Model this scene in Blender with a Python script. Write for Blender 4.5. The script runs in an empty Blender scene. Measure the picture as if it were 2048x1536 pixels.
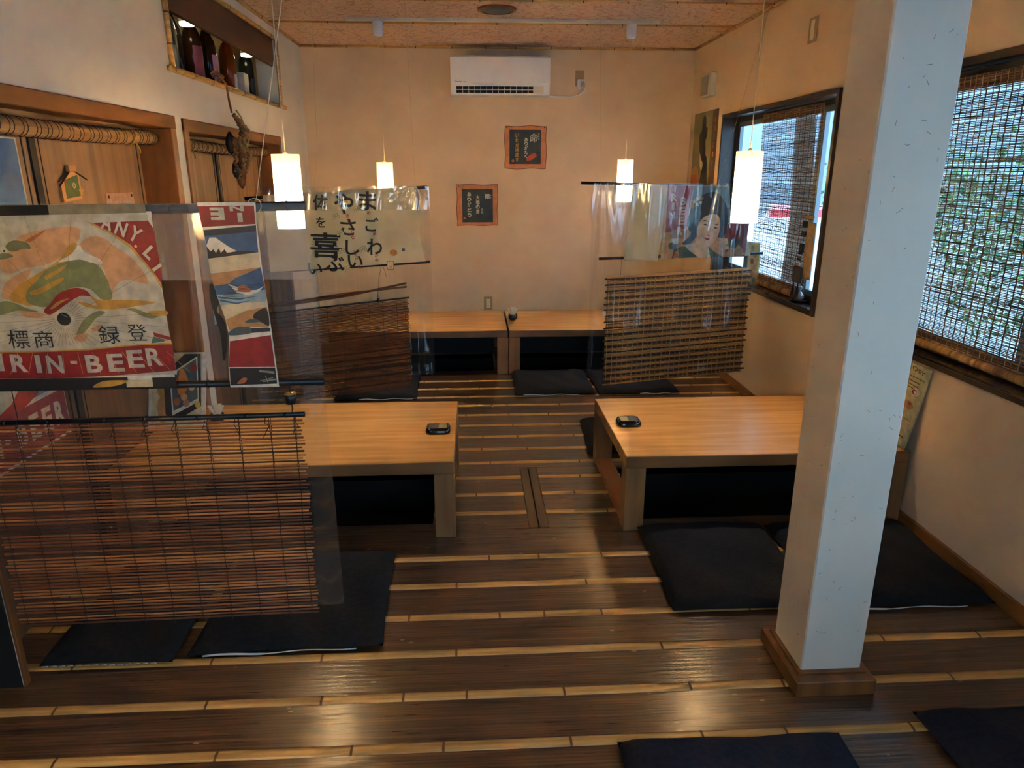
import bpy, math, random
from mathutils import Vector, Matrix
PI = math.pi
random.seed(7)
sc = bpy.context.scene
COL = sc.collection

# ---------------------------------------------------------------- camera, exposure, sky, daylight
cam_d = bpy.data.cameras.new('camera'); cam = bpy.data.objects.new('camera', cam_d); COL.objects.link(cam)
cam_d.sensor_width = 36.0; cam_d.lens = 1400.81 / 2048 * 36.0
cam_d.clip_start = 0.05; cam_d.clip_end = 200
PITCH, YAW = 0.2923, 0.0543
cam.location = (0, 0, 1.5)
cam.rotation_euler = (PI / 2 - PITCH, 0, -YAW)
sc.camera = cam
sc.view_settings.view_transform = 'Standard'; sc.view_settings.look = 'None'
sc.view_settings.gamma = 1.0; sc.view_settings.use_curve_mapping = False
sc.view_settings.exposure = 0.0
sc.cycles.sample_clamp_indirect = 0.0

world = bpy.data.worlds.new('overcast_sky'); sc.world = world; world.use_nodes = True
bg = world.node_tree.nodes['Background']
bg.inputs['Color'].default_value = (0.48, 0.76, 1.05, 1); bg.inputs['Strength'].default_value = 6.3

def window_light(name, loc, rot, sx, sy):
    l = bpy.data.lights.new(name, 'AREA'); l.shape = 'RECTANGLE'; l.size = sx; l.size_y = sy
    l.cycles.is_portal = True
    o = bpy.data.objects.new(name, l); COL.objects.link(o); o.location = loc; o.rotation_euler = rot
    return o
# portals only guide sky sampling through the window openings
window_light('window_portal', (2.06, 4.6, 1.33), (0, PI / 2, 0), 1.2, 1.75)
window_light('window_portal', (2.06, 1.30, 1.33), (0, PI / 2, 0), 1.2, 4.0)
window_light('window_portal', (0.3, -2.62, 1.45), (PI / 2, 0, 0), 1.8, 1.2)  # portal of the added, unseen window behind the camera

# ---------------------------------------------------------------- helpers
def S(r, g, b):
    f = lambda c: (c / 255 / 12.92) if c / 255 <= 0.04045 else ((c / 255 + 0.055) / 1.055) ** 2.4
    return (f(r), f(g), f(b), 1)
def lin(c): return c if len(c) == 4 else (*c, 1)

MATS = {}
def mk(name, c1, c2=None, scale=(8, 8, 8), rough=0.5, bump=0.0, bscale=None, detail=4, metal=0.0, spec=0.5, lo=0.35, hi=0.65,
       emit=None, estr=0.0, coat=0.0, rot=None):
    if name in MATS: return MATS[name]
    m = bpy.data.materials.new(name); m.use_nodes = True; MATS[name] = m
    nt = m.node_tree; b = nt.nodes['Principled BSDF']
    b.inputs['Base Color'].default_value = lin(c1); b.inputs['Roughness'].default_value = rough
    b.inputs['Metallic'].default_value = metal; b.inputs['Specular IOR Level'].default_value = spec
    b.inputs['Coat Weight'].default_value = coat
    if emit:
        b.inputs['Emission Color'].default_value = lin(emit); b.inputs['Emission Strength'].default_value = estr
    if c2 or bump:
        tc = nt.nodes.new('ShaderNodeTexCoord'); mp = nt.nodes.new('ShaderNodeMapping'); mp.inputs['Scale'].default_value = scale
        if rot: mp.inputs['Rotation'].default_value = rot
        nt.links.new(tc.outputs['Object'], mp.inputs['Vector'])
        no = nt.nodes.new('ShaderNodeTexNoise'); no.inputs['Scale'].default_value = 1; no.inputs['Detail'].default_value = detail
        nt.links.new(mp.outputs['Vector'], no.inputs['Vector'])
        if c2:
            cr = nt.nodes.new('ShaderNodeValToRGB')
            cr.color_ramp.elements[0].position = lo; cr.color_ramp.elements[0].color = lin(c1)
            cr.color_ramp.elements[1].position = hi; cr.color_ramp.elements[1].color = lin(c2)
            nt.links.new(no.outputs['Fac'], cr.inputs['Fac']); nt.links.new(cr.outputs['Color'], b.inputs['Base Color'])
        if bump:
            n2 = no
            if bscale:
                n2 = nt.nodes.new('ShaderNodeTexNoise'); n2.inputs['Scale'].default_value = bscale; n2.inputs['Detail'].default_value = 3
                nt.links.new(tc.outputs['Object'], n2.inputs['Vector'])
            bp = nt.nodes.new('ShaderNodeBump'); bp.inputs['Strength'].default_value = bump; bp.inputs['Distance'].default_value = 0.01
            nt.links.new(n2.outputs['Fac'], bp.inputs['Height']); nt.links.new(bp.outputs['Normal'], b.inputs['Normal'])
    return m

def flat(name, rgb, rough=0.6, **k): return mk(name, S(*rgb), rough=rough, **k)

class MB:
    """collects shapes for one mesh"""
    def __init__(s): s.v = []; s.f = []; s.m = []; s.mats = []; s.sm = []
    def mi(s, m):
        if m not in s.mats: s.mats.append(m)
        return s.mats.index(m)
    def add(s, vs, fs, m, smooth=False):
        o = len(s.v); s.v += [tuple(v) for v in vs]; i = s.mi(m)
        for f in fs: s.f.append(tuple(o + k for k in f)); s.m.append(i); s.sm.append(smooth)
        return s
    def box(s, x0, x1, y0, y1, z0, z1, m):
        vs = [(x, y, z) for z in (z0, z1) for y in (y0, y1) for x in (x0, x1)]
        return s.add(vs, [(0, 2, 3, 1), (4, 5, 7, 6), (0, 1, 5, 4), (2, 6, 7, 3), (0, 4, 6, 2), (1, 3, 7, 5)], m)
    def bevbox(s, x0, x1, y0, y1, z0, z1, m, b=0.004):
        """box with chamfered edges"""
        vs = []; idx = {}
        X = (x0, x1); Y = (y0, y1); Z = (z0, z1)
        for i in (0, 1):
            for j in (0, 1):
                for k in (0, 1):
                    sx, sy, sz = (b if i == 0 else -b), (b if j == 0 else -b), (b if k == 0 else -b)
                    for a in range(3):
                        p = [X[i] + sx, Y[j] + sy, Z[k] + sz]; p[a] = (X[i], Y[j], Z[k])[a]
                        idx[i, j, k, a] = len(vs); vs.append(tuple(p))
        fs = []
        for a in range(3):
            u, w = [t for t in range(3) if t != a]
            for e in (0, 1):
                q = []
                for (p, r) in ((0, 0), (1, 0), (1, 1), (0, 1)):
                    k = [0, 0, 0]; k[a] = e; k[u] = p; k[w] = r; q.append(idx[k[0], k[1], k[2], a])
                flip = (e == 0) ^ (a == 1)
                fs.append(tuple(reversed(q)) if flip else tuple(q))
        for a in range(3):
            u, w = [t for t in range(3) if t != a]
            for p in (0, 1):
                for r in (0, 1):
                    k0 = [0, 0, 0]; k0[u] = p; k0[w] = r; k1 = list(k0); k1[a] = 1
                    fs.append((idx[(*k0, u)], idx[(*k0, w)], idx[(*k1, w)], idx[(*k1, u)]))
        for i in (0, 1):
            for j in (0, 1):
                for k in (0, 1): fs.append((idx[i, j, k, 0], idx[i, j, k, 1], idx[i, j, k, 2]))
        return s.add(vs, fs, m)
    def tube(s, pts, r, m, n=8, caps=True):
        pts = [Vector(p) for p in pts]; rs = r if isinstance(r, (list, tuple)) else [r] * len(pts)
        d0 = (pts[1] - pts[0]).normalized(); up = Vector((0, 0, 1)) if abs(d0.z) < 0.9 else Vector((1, 0, 0))
        a = d0.cross(up).normalized(); vs = []
        for i, p in enumerate(pts):
            d = (pts[min(i + 1, len(pts) - 1)] - pts[max(i - 1, 0)]).normalized()
            a = (a - d * a.dot(d)).normalized(); b = d.cross(a)
            for k in range(n):
                t = 2 * PI * k / n; vs.append(p + (a * math.cos(t) + b * math.sin(t)) * rs[i])
        fs = [(i * n + k, i * n + (k + 1) % n, (i + 1) * n + (k + 1) % n, (i + 1) * n + k) for i in range(len(pts) - 1) for k in range(n)]
        if caps: fs += [tuple(reversed(range(n))), tuple((len(pts) - 1) * n + k for k in range(n))]
        return s.add(vs, fs, m, n > 5)
    def lathe(s, prof, c, m, n=24, axis='z', caps=True):
        """prof: (radius, height) list about an axis through c"""
        vs = []
        for r, h in prof:
            for k in range(n):
                t = 2 * PI * k / n; x, y = r * math.cos(t), r * math.sin(t)
                p = {'z': (x, y, h), 'y': (x, h, y), 'x': (h, x, y)}[axis]
                vs.append((c[0] + p[0], c[1] + p[1], c[2] + p[2]))
        L = len(prof)
        fs = [(i * n + k, i * n + (k + 1) % n, (i + 1) * n + (k + 1) % n, (i + 1) * n + k) for i in range(L - 1) for k in range(n)]
        if caps: fs += [tuple(reversed(range(n))), tuple((L - 1) * n + k for k in range(n))]
        if axis == 'y': fs = [tuple(reversed(f)) for f in fs]
        return s.add(vs, fs, m, True)
    def grid(s, fn, nu, nv, m, smooth=True):
        vs = [fn(i / nu, j / nv) for j in range(nv + 1) for i in range(nu + 1)]
        fs = [(j * (nu + 1) + i, j * (nu + 1) + i + 1, (j + 1) * (nu + 1) + i + 1, (j + 1) * (nu + 1) + i) for j in range(nv) for i in range(nu)]
        return s.add(vs, fs, m, smooth)
    def build(s, name, parent=None, label=None, solid=0):
        me = bpy.data.meshes.new(name)
        off = parent_world(parent) if parent else Vector((0, 0, 0))
        me.from_pydata([(v[0] - off.x, v[1] - off.y, v[2] - off.z) for v in s.v], [], s.f)
        for m in s.mats: me.materials.append(m)
        me.polygons.foreach_set('material_index', s.m); me.polygons.foreach_set('use_smooth', s.sm); me.update()
        o = bpy.data.objects.new(name, me); COL.objects.link(o)
        if parent: o.parent = parent
        if label: o['label'] = label
        if solid:
            md = o.modifiers.new('thickness', 'SOLIDIFY'); md.thickness = solid; md.offset = 0
        return o

def parent_world(o):
    v = Vector((0, 0, 0))
    while o: v += o.location; o = o.parent
    return v
def thing(name, label, cat, loc, group=None):
    o = bpy.data.objects.new(name, None); COL.objects.link(o); o.location = loc; o.empty_display_size = 0.05
    o['label'] = label; o['category'] = cat
    if group: o['group'] = group
    return o
def tag(o, label, cat, group=None):
    o['label'] = label; o['category'] = cat
    if group: o['group'] = group
    return o
def structure(o): o['kind'] = 'structure'; return o

def smooth_closed(pts, n=4):
    out = []; L = len(pts)
    for i in range(L):
        p0, p1, p2, p3 = pts[i - 1], pts[i], pts[(i + 1) % L], pts[(i + 2) % L]
        for k in range(n):
            t = k / n
            out.append(tuple(0.5 * (2 * p1[a] + (p2[a] - p0[a]) * t + (2 * p0[a] - 5 * p1[a] + 4 * p2[a] - p3[a]) * t * t
                                    + (3 * p1[a] - p0[a] - 3 * p2[a] + p3[a]) * t ** 3) for a in range(2)))
    return out

GLYPH = {}
def glyphs(text, bold=0.0):
    key = (text, bold)
    if key not in GLYPH:
        c = bpy.data.curves.new('lettering', 'FONT'); c.body = text; c.size = 1; c.offset = bold; c.resolution_u = 3
        c.align_x = 'CENTER'
        o = bpy.data.objects.new('lettering', c); COL.objects.link(o); bpy.context.view_layer.update()
        me = o.to_mesh(); vs = [(v.co.x, v.co.y) for v in me.vertices]; fs = [tuple(p.vertices) for p in me.polygons]
        o.to_mesh_clear(); bpy.data.objects.remove(o); bpy.data.curves.remove(c)
        x0 = min(v[0] for v in vs); x1 = max(v[0] for v in vs); y0 = min(v[1] for v in vs); y1 = max(v[1] for v in vs)
        vs = [(v[0] - (x0 + x1) / 2, v[1] - (y0 + y1) / 2) for v in vs]
        GLYPH[key] = (vs, fs, x1 - x0, y1 - y0)
    return GLYPH[key]

class Art:
    """flat coloured shapes printed on a plane: P(u, v, lift) gives the 3D point"""
    def __init__(s, P): s.mb = MB(); s.P = P; s.k = 0
    def poly(s, pts, m, smooth=False):
        s.k += 1
        if smooth: pts = smooth_closed(pts)
        h = 0.00006 * s.k
        return s.mb.add([s.P(u, v, h) for u, v in pts], [tuple(range(len(pts)))], m)
    def rect(s, u0, v0, u1, v1, m): return s.poly([(u0, v0), (u1, v0), (u1, v1), (u0, v1)], m)
    def disc(s, u, v, r, m, n=24, e=1): return s.poly([(u + r * math.cos(2 * PI * k / n), v + e * r * math.sin(2 * PI * k / n)) for k in range(n)], m)
    def line(s, p, q, w, m):
        d = Vector((q[0] - p[0], q[1] - p[1])); n = Vector((-d.y, d.x)).normalized() * w / 2
        return s.poly([(p[0] - n.x, p[1] - n.y), (q[0] - n.x, q[1] - n.y), (q[0] + n.x, q[1] + n.y), (p[0] + n.x, p[1] + n.y)], m)
    def text(s, t, u, v, h, m, w=None, rot=0, bold=0.0, flipx=1):
        """lettering of height h (and width w) centred on (u, v)"""
        vs, fs, W, H = glyphs(t, bold); s.k += 1
        sy = h / H; sx = sy if w is None else w / W; c, sn = math.cos(rot), math.sin(rot)
        out = []
        for x, y in vs:
            x *= sx * flipx; y *= sy; out.append(s.P(u + c * x - sn * y, v + sn * x + c * y, 0.00006 * s.k))
        return s.mb.add(out, fs, m)
    def column(s, t, u, v, h, step, m, bold=0.0, rot=0):
        for i, ch in enumerate(t): s.text(ch, u, v - i * step, h, m, w=h * (0.95 if ord(ch) > 255 else 0.7), bold=bold, rot=rot)
    def build(s, *a, **k): return s.mb.build(*a, **k)

# ---------------------------------------------------------------- materials
def wood_floor():
    m = bpy.data.materials.new('dark_plank'); m.use_nodes = True; nt = m.node_tree; N = nt.nodes.new; L = nt.links.new
    b = nt.nodes['Principled BSDF']; tc = N('ShaderNodeTexCoord')
    sp = N('ShaderNodeSeparateXYZ'); L(tc.outputs['Object'], sp.inputs[0])
    mth = N('ShaderNodeMath'); mth.operation = 'MULTIPLY_ADD'; mth.inputs[1].default_value = 1 / 0.1953; mth.inputs[2].default_value = -1.5547 / 0.1953; L(sp.outputs['Y'], mth.inputs[0])
    fl = N('ShaderNodeMath'); fl.operation = 'FLOOR'; L(mth.outputs[0], fl.inputs[0])
    off = N('ShaderNodeMath'); off.operation = 'MULTIPLY'; off.inputs[1].default_value = 7.31; L(fl.outputs[0], off.inputs[0])
    cx = N('ShaderNodeMath'); cx.operation = 'ADD'; L(sp.outputs['X'], cx.inputs[0]); L(off.outputs[0], cx.inputs[1])
    cb = N('ShaderNodeCombineXYZ'); L(cx.outputs[0], cb.inputs[0]); L(sp.outputs['Y'], cb.inputs[1]); L(sp.outputs['Z'], cb.inputs[2])
    mp = N('ShaderNodeMapping'); mp.inputs['Scale'].default_value = (1.1, 24, 5); L(cb.outputs[0], mp.inputs[0])
    n1 = N('ShaderNodeTexNoise'); n1.inputs['Scale'].default_value = 1.6; n1.inputs['Detail'].default_value = 6; n1.inputs['Distortion'].default_value = 1.2; L(mp.outputs[0], n1.inputs[0])
    wv = N('ShaderNodeTexWave'); wv.wave_type = 'BANDS'; wv.bands_direction = 'Y'; wv.inputs['Scale'].default_value = 1.1; wv.inputs['Distortion'].default_value = 9; wv.inputs['Detail'].default_value = 3; wv.inputs['Detail Scale'].default_value = 0.5; L(mp.outputs[0], wv.inputs[0])
    cr = N('ShaderNodeValToRGB'); e = cr.color_ramp.elements
    e[0].position = 0.3; e[0].color = (0.030, 0.015, 0.008, 1); e[1].position = 0.72; e[1].color = (0.18, 0.076, 0.029, 1); L(n1.outputs[0], cr.inputs[0])
    mx = N('ShaderNodeMixRGB'); mx.blend_type = 'MULTIPLY'; mx.inputs[0].default_value = 0.55
    c2 = N('ShaderNodeValToRGB'); c2.color_ramp.elements[0].position = 0.0; c2.color_ramp.elements[0].color = (0.35, 0.33, 0.32, 1); c2.color_ramp.elements[1].position = 0.45; c2.color_ramp.elements[1].color = (1.15, 1.1, 1, 1)
    L(wv.outputs['Fac'], c2.inputs[0]); L(cr.outputs[0], mx.inputs[1]); L(c2.outputs[0], mx.inputs[2])
    # knots
    kp = N('ShaderNodeMapping'); kp.inputs['Scale'].default_value = (1.6, 4.2, 1); L(cb.outputs[0], kp.inputs[0])
    vk = N('ShaderNodeTexVoronoi'); vk.inputs['Scale'].default_value = 1.0; L(kp.outputs[0], vk.inputs[0])
    kr = N('ShaderNodeValToRGB'); kr.color_ramp.elements[0].position = 0.035; kr.color_ramp.elements[0].color = (0.12, 0.1, 0.1, 1); kr.color_ramp.elements[1].position = 0.075; kr.color_ramp.elements[1].color = (1, 1, 1, 1)
    ke = kr.color_ramp.elements.new(0.055); ke.color = (1.9, 1.3, 0.8, 1)
    L(vk.outputs['Distance'], kr.inputs[0])
    m2 = N('ShaderNodeMixRGB'); m2.blend_type = 'MULTIPLY'; m2.inputs[0].default_value = 0.9; L(mx.outputs[0], m2.inputs[1]); L(kr.outputs[0], m2.inputs[2])
    # pale scuffs
    sm = N('ShaderNodeMapping'); sm.inputs['Scale'].default_value = (26, 60, 1); sm.inputs['Rotation'].default_value = (0, 0, 0.5); L(cb.outputs[0], sm.inputs[0])
    vs = N('ShaderNodeTexVoronoi'); vs.inputs['Scale'].default_value = 0.35; vs.inputs['Randomness'].default_value = 1; L(sm.outputs[0], vs.inputs[0])
    ns = N('ShaderNodeTexNoise'); ns.inputs['Scale'].default_value = 2.2; L(cb.outputs[0], ns.inputs[0])
    a1 = N('ShaderNodeMath'); a1.operation = 'LESS_THAN'; a1.inputs[1].default_value = 0.085; L(vs.outputs['Distance'], a1.inputs[0])
    a2 = N('ShaderNodeMath'); a2.operation = 'GREATER_THAN'; a2.inputs[1].default_value = 0.54; L(ns.outputs[0], a2.inputs[0])
    a3 = N('ShaderNodeMath'); a3.operation = 'MULTIPLY'; L(a1.outputs[0], a3.inputs[0]); L(a2.outputs[0], a3.inputs[1])
    a4 = N('ShaderNodeMath'); a4.operation = 'MULTIPLY'; a4.inputs[1].default_value = 0.75; L(a3.outputs[0], a4.inputs[0])
    m3 = N('ShaderNodeMixRGB'); L(a4.outputs[0], m3.inputs[0]); L(m2.outputs[0], m3.inputs[1]); m3.inputs[2].default_value = (0.38, 0.25, 0.11, 1)
    L(m3.outputs[0], b.inputs['Base Color'])
    nr = N('ShaderNodeTexNoise'); nr.inputs['Scale'].default_value = 6; nr.inputs['Detail'].default_value = 5; L(mp.outputs[0], nr.inputs[0])
    rr = N('ShaderNodeMapRange'); rr.inputs['To Min'].default_value = 0.2; rr.inputs['To Max'].default_value = 0.42; L(nr.outputs[0], rr.inputs[0]); L(rr.outputs[0], b.inputs['Roughness'])
    nb = N('ShaderNodeTexNoise'); nb.inputs['Scale'].default_value = 3.5; nb.inputs['Detail'].default_value = 5; L(mp.outputs[0], nb.inputs[0])
    bp = N('ShaderNodeBump'); bp.inputs['Strength'].default_value = 0.35; bp.inputs['Distance'].default_value = 0.004; L(nb.outputs[0], bp.inputs['Height']); L(bp.outputs[0], b.inputs['Normal'])
    b.inputs['Specular IOR Level'].default_value = 0.6; b.inputs['Coat Weight'].default_value = 0.7; b.inputs['Coat Roughness'].default_value = 0.17
    L(bp.outputs[0], b.inputs['Coat Normal'])
    return m

def ceiling_paper():
    m = bpy.data.materials.new('crackled_paper'); m.use_nodes = True; nt = m.node_tree; N = nt.nodes.new; L = nt.links.new
    b = nt.nodes['Principled BSDF']; tc = N('ShaderNodeTexCoord')
    nz = N('ShaderNodeTexNoise'); nz.inputs['Scale'].default_value = 8; L(tc.outputs['Object'], nz.inputs[0])
    ad = N('ShaderNodeVectorMath'); ad.operation = 'MULTIPLY_ADD'; ad.inputs[1].default_value = (0.12, 0.12, 0.12); L(nz.outputs['Color'], ad.inputs[0]); L(tc.outputs['Object'], ad.inputs[2])
    v = N('ShaderNodeTexVoronoi'); v.feature = 'DISTANCE_TO_EDGE'; v.inputs['Scale'].default_value = 14; L(ad.outputs[0], v.inputs[0])
    cr = N('ShaderNodeValToRGB'); cr.color_ramp.elements[0].position = 0.01; cr.color_ramp.elements[0].color = S(168, 130, 108); cr.color_ramp.elements[1].position = 0.06; cr.color_ramp.elements[1].color = S(208, 178, 160)
    L(v.outputs['Distance'], cr.inputs[0]); L(cr.outputs[0], b.inputs['Base Color'])
    n2 = N('ShaderNodeTexNoise'); n2.inputs['Scale'].default_value = 45; n2.inputs['Detail'].default_value = 4; L(tc.outputs['Object'], n2.inputs[0])
    bp = N('ShaderNodeBump'); bp.inputs['Strength'].default_value = 0.5; bp.inputs['Distance'].default_value = 0.01; L(n2.outputs[0], bp.inputs['Height']); L(bp.outputs[0], b.inputs['Normal'])
    b.inputs['Roughness'].default_value = 0.75
    return m

def schlick(nt, normal=None, gain=1.0):
    """two-sided sheet reflectance"""
    N = nt.nodes.new; L = nt.links.new
    lw = N('ShaderNodeLayerWeight'); lw.inputs['Blend'].default_value = 0.5
    if normal: L(normal, lw.inputs['Normal'])
    pw = N('ShaderNodeMath'); pw.operation = 'POWER'; pw.inputs[1].default_value = 5.0; L(lw.outputs['Facing'], pw.inputs[0])
    ma = N('ShaderNodeMath'); ma.operation = 'MULTIPLY_ADD'; ma.inputs[1].default_value = 0.92; ma.inputs[2].default_value = 0.05 * gain; ma.use_clamp = True; L(pw.outputs[0], ma.inputs[0])
    return ma

def vinyl(name, milky=0.03, tint=(0.94, 0.95, 0.95), bump=0.25, gain=1.5):
    m = bpy.data.materials.new(name); m.use_nodes = True; nt = m.node_tree; N = nt.nodes.new; L = nt.links.new
    for n in list(nt.nodes): nt.nodes.remove(n)
    out = N('ShaderNodeOutputMaterial'); tr = N('ShaderNodeBsdfTransparent'); tr.inputs[0].default_value = (*tint, 1)
    gl = N('ShaderNodeBsdfGlossy'); gl.inputs['Roughness'].default_value = 0.06; gl.inputs['Color'].default_value = (1, 1, 1, 1)
    df = N('ShaderNodeBsdfDiffuse'); df.inputs[0].default_value = (0.85, 0.85, 0.8, 1); tl = N('ShaderNodeBsdfTranslucent'); tl.inputs[0].default_value = (0.9, 0.9, 0.85, 1)
    dm = N('ShaderNodeMixShader'); dm.inputs[0].default_value = 0.5; L(df.outputs[0], dm.inputs[1]); L(tl.outputs[0], dm.inputs[2])
    m1 = N('ShaderNodeMixShader'); m1.inputs[0].default_value = milky; L(tr.outputs[0], m1.inputs[1]); L(dm.outputs[0], m1.inputs[2])
    tc = N('ShaderNodeTexCoord'); mp = N('ShaderNodeMapping'); mp.inputs['Scale'].default_value = (7, 7, 1.6); L(tc.outputs['Object'], mp.inputs[0])
    no = N('ShaderNodeTexNoise'); no.inputs['Scale'].default_value = 1; no.inputs['Detail'].default_value = 2; L(mp.outputs[0], no.inputs[0])
    bp = N('ShaderNodeBump'); bp.inputs['Strength'].default_value = bump; bp.inputs['Distance'].default_value = 0.05; L(no.outputs[0], bp.inputs['Height']); L(bp.outputs[0], gl.inputs['Normal'])
    fm = schlick(nt, bp.outputs[0], gain)
    m2 = N('ShaderNodeMixShader'); L(fm.outputs[0], m2.inputs[0]); L(m1.outputs[0], m2.inputs[1]); L(gl.outputs[0], m2.inputs[2]); L(m2.outputs[0], out.inputs[0])
    MATS[name] = m; return m

def thin_glass(name):
    m = bpy.data.materials.new(name); m.use_nodes = True; nt = m.node_tree; N = nt.nodes.new; L = nt.links.new
    for n in list(nt.nodes): nt.nodes.remove(n)
    out = N('ShaderNodeOutputMaterial'); tr = N('ShaderNodeBsdfTransparent'); tr.inputs[0].default_value = (0.93, 0.97, 0.98, 1)
    gl = N('ShaderNodeBsdfGlossy'); gl.inputs['Roughness'].default_value = 0.02; fr = schlick(nt)
    mx = N('ShaderNodeMixShader'); L(fr.outputs[0], mx.inputs[0]); L(tr.outputs[0], mx.inputs[1]); L(gl.outputs[0], mx.inputs[2]); L(mx.outputs[0], out.inputs[0])
    return m

def shade_mat():
    m = bpy.data.materials.new('lamp_shade_amber'); m.use_nodes = True; nt = m.node_tree; N = nt.nodes.new; L = nt.links.new
    for n in list(nt.nodes): nt.nodes.remove(n)
    out = N('ShaderNodeOutputMaterial'); df = N('ShaderNodeBsdfDiffuse'); df.inputs[0].default_value = (0.92, 0.74, 0.40, 1)
    tl = N('ShaderNodeBsdfTranslucent'); tl.inputs[0].default_value = (0.66, 0.48, 0.23, 1)
    mx = N('ShaderNodeMixShader'); mx.inputs[0].default_value = 0.55; L(df.outputs[0], mx.inputs[1]); L(tl.outputs[0], mx.inputs[2])
    em = N('ShaderNodeEmission'); em.inputs[0].default_value = (1.0, 0.60, 0.20, 1); em.inputs[1].default_value = SHADE_EMIT
    ad = N('ShaderNodeAddShader'); L(mx.outputs[0], ad.inputs[0]); L(em.outputs[0], ad.inputs[1]); L(ad.outputs[0], out.inputs[0])
    return m

SHADE_EMIT = 0.0
BULB_W = 22.0
BULB_RGB = (1.0, 0.91, 0.92)
M_PLANK = wood_floor(); M_CEIL = ceiling_paper(); M_SHADE = shade_mat()
M_VINYL = vinyl('clear_vinyl'); M_FLAP = vinyl('clear_vinyl_folded', milky=0.24, tint=(0.92, 0.92, 0.9)); M_GLASS = thin_glass('window_glass')
M_VINYLW = vinyl('wrinkled_vinyl', milky=0.01, bump=0.3, gain=1.4)
M_BAMBOO = mk('bamboo_strip', S(176, 128, 68), S(218, 168, 98), (3, 60, 60), rough=0.32, bump=0.15)
M_NODE = mk('bamboo_node', S(92, 56, 26), S(120, 80, 40), (40, 40, 40), rough=0.5)
M_WALL = mk('beige_plaster', S(204, 180, 152), S(212, 189, 162), (3, 3, 3), rough=0.85, bump=0.06, bscale=60)
M_WALLG = mk('pale_plaster', S(208, 204, 198), S(216, 212, 207), (3, 3, 3), rough=0.85, bump=0.06, bscale=60)
M_PILLAR = mk('pillar_plaster', S(206, 194, 180), S(214, 203, 190), (4, 4, 2), rough=0.8, bump=0.05, bscale=60)
M_STRAW = mk('straw_fleck', S(128, 108, 82), S(112, 98, 80), (9, 9, 9), rough=0.8)
M_OAK = mk('honey_oak', S(184, 130, 62), S(206, 152, 82), (2.2, 26, 26), rough=0.24, bump=0.12, detail=6, spec=0.55)
M_OAKD = mk('brown_oak_edge', S(118, 78, 44), S(150, 104, 60), (2.5, 30, 9), rough=0.4, bump=0.06, detail=6)
M_STAIN = mk('stained_wood', S(98, 56, 22), S(150, 92, 40), (14, 14, 2.2), rough=0.42, bump=0.05, detail=6, lo=0.3, hi=0.7)
M_STAINY = mk('stained_wood_long', S(110, 64, 26), S(156, 98, 44), (14, 2.2, 14), rough=0.42, bump=0.05, detail=6, lo=0.3, hi=0.7)
M_DOOR = mk('veneer_panel', S(128, 94, 64), S(168, 128, 92), (22, 22, 1.3), rough=0.5, detail=7, lo=0.3, hi=0.7)
M_BLACK = flat('matte_black', (12, 12, 13), 0.6)
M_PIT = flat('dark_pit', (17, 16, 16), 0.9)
M_BLACKROD = mk('black_bamboo', S(16, 15, 15), S(34, 30, 28), (8, 8, 8), rough=0.35)
M_DKFRAME = mk('dark_walnut', S(34, 24, 20), S(52, 36, 28), (10, 2, 10), rough=0.35)
M_ALU = flat('window_aluminium', (120, 132, 140), 0.35, metal=0.7)
M_WHITE = flat('white_plastic', (226, 230, 240), 0.25)
M_WHITED = flat('white_plastic_matt', (205, 203, 198), 0.5)
M_CUSH = mk('black_cushion_cloth', S(17, 17, 19), S(25, 25, 28), (60, 60, 60), rough=0.85, bump=0.2, spec=0.25)
M_CUSH_COOL = mk('cool_lit_cushion_cloth', S(17, 20, 34), S(25, 29, 46), (60, 60, 60), rough=0.85, bump=0.2, spec=0.25)  # black cloth with the cool daylight put into its colour
M_THREAD = flat('white_thread', (215, 215, 215), 0.7)
M_CORD = flat('pale_cord', (205, 190, 160), 0.6)
M_STRING = flat('fine_string', (190, 165, 120), 0.7)
def C(name, rgb, rough=0.55): return mk('print_' + name, S(*[c * 0.80 for c in rgb]), S(*[c * 0.94 for c in rgb]), (38, 38, 38), rough=rough, detail=5)
PAL = dict(red=C('red', (150, 30, 34)), crimson=C('crimson', (158, 26, 36)), gold=C('gold', (196, 150, 62)), peach=C('peach', (208, 160, 116)), rust=C('rust', (186, 104, 62)),
           green=C('green', (60, 96, 74)), olive=C('olive', (112, 118, 86)), white=C('white', (226, 224, 214)), teal=C('teal', (64, 110, 106)), navy=C('navy', (26, 40, 62)),
           blue=C('blue', (54, 96, 138)), paleblue=C('paleblue', (150, 178, 190)), ink=C('ink', (22, 24, 28)), cream=C('cream', (214, 200, 164)), tan=C('tan', (188, 140, 88)),
           slate=C('slate', (70, 92, 100)), grey=C('grey', (150, 146, 132)), pinkred=C('pinkred', (196, 64, 66)), sky=C('sky', (110, 152, 172)), clay=C('clay', (176, 130, 104)),
           skin=C('skin', (232, 200, 170)), hair=C('hair', (40, 52, 62)))
PAL['fangreen'] = C('fangreen', (128, 138, 92))
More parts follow.
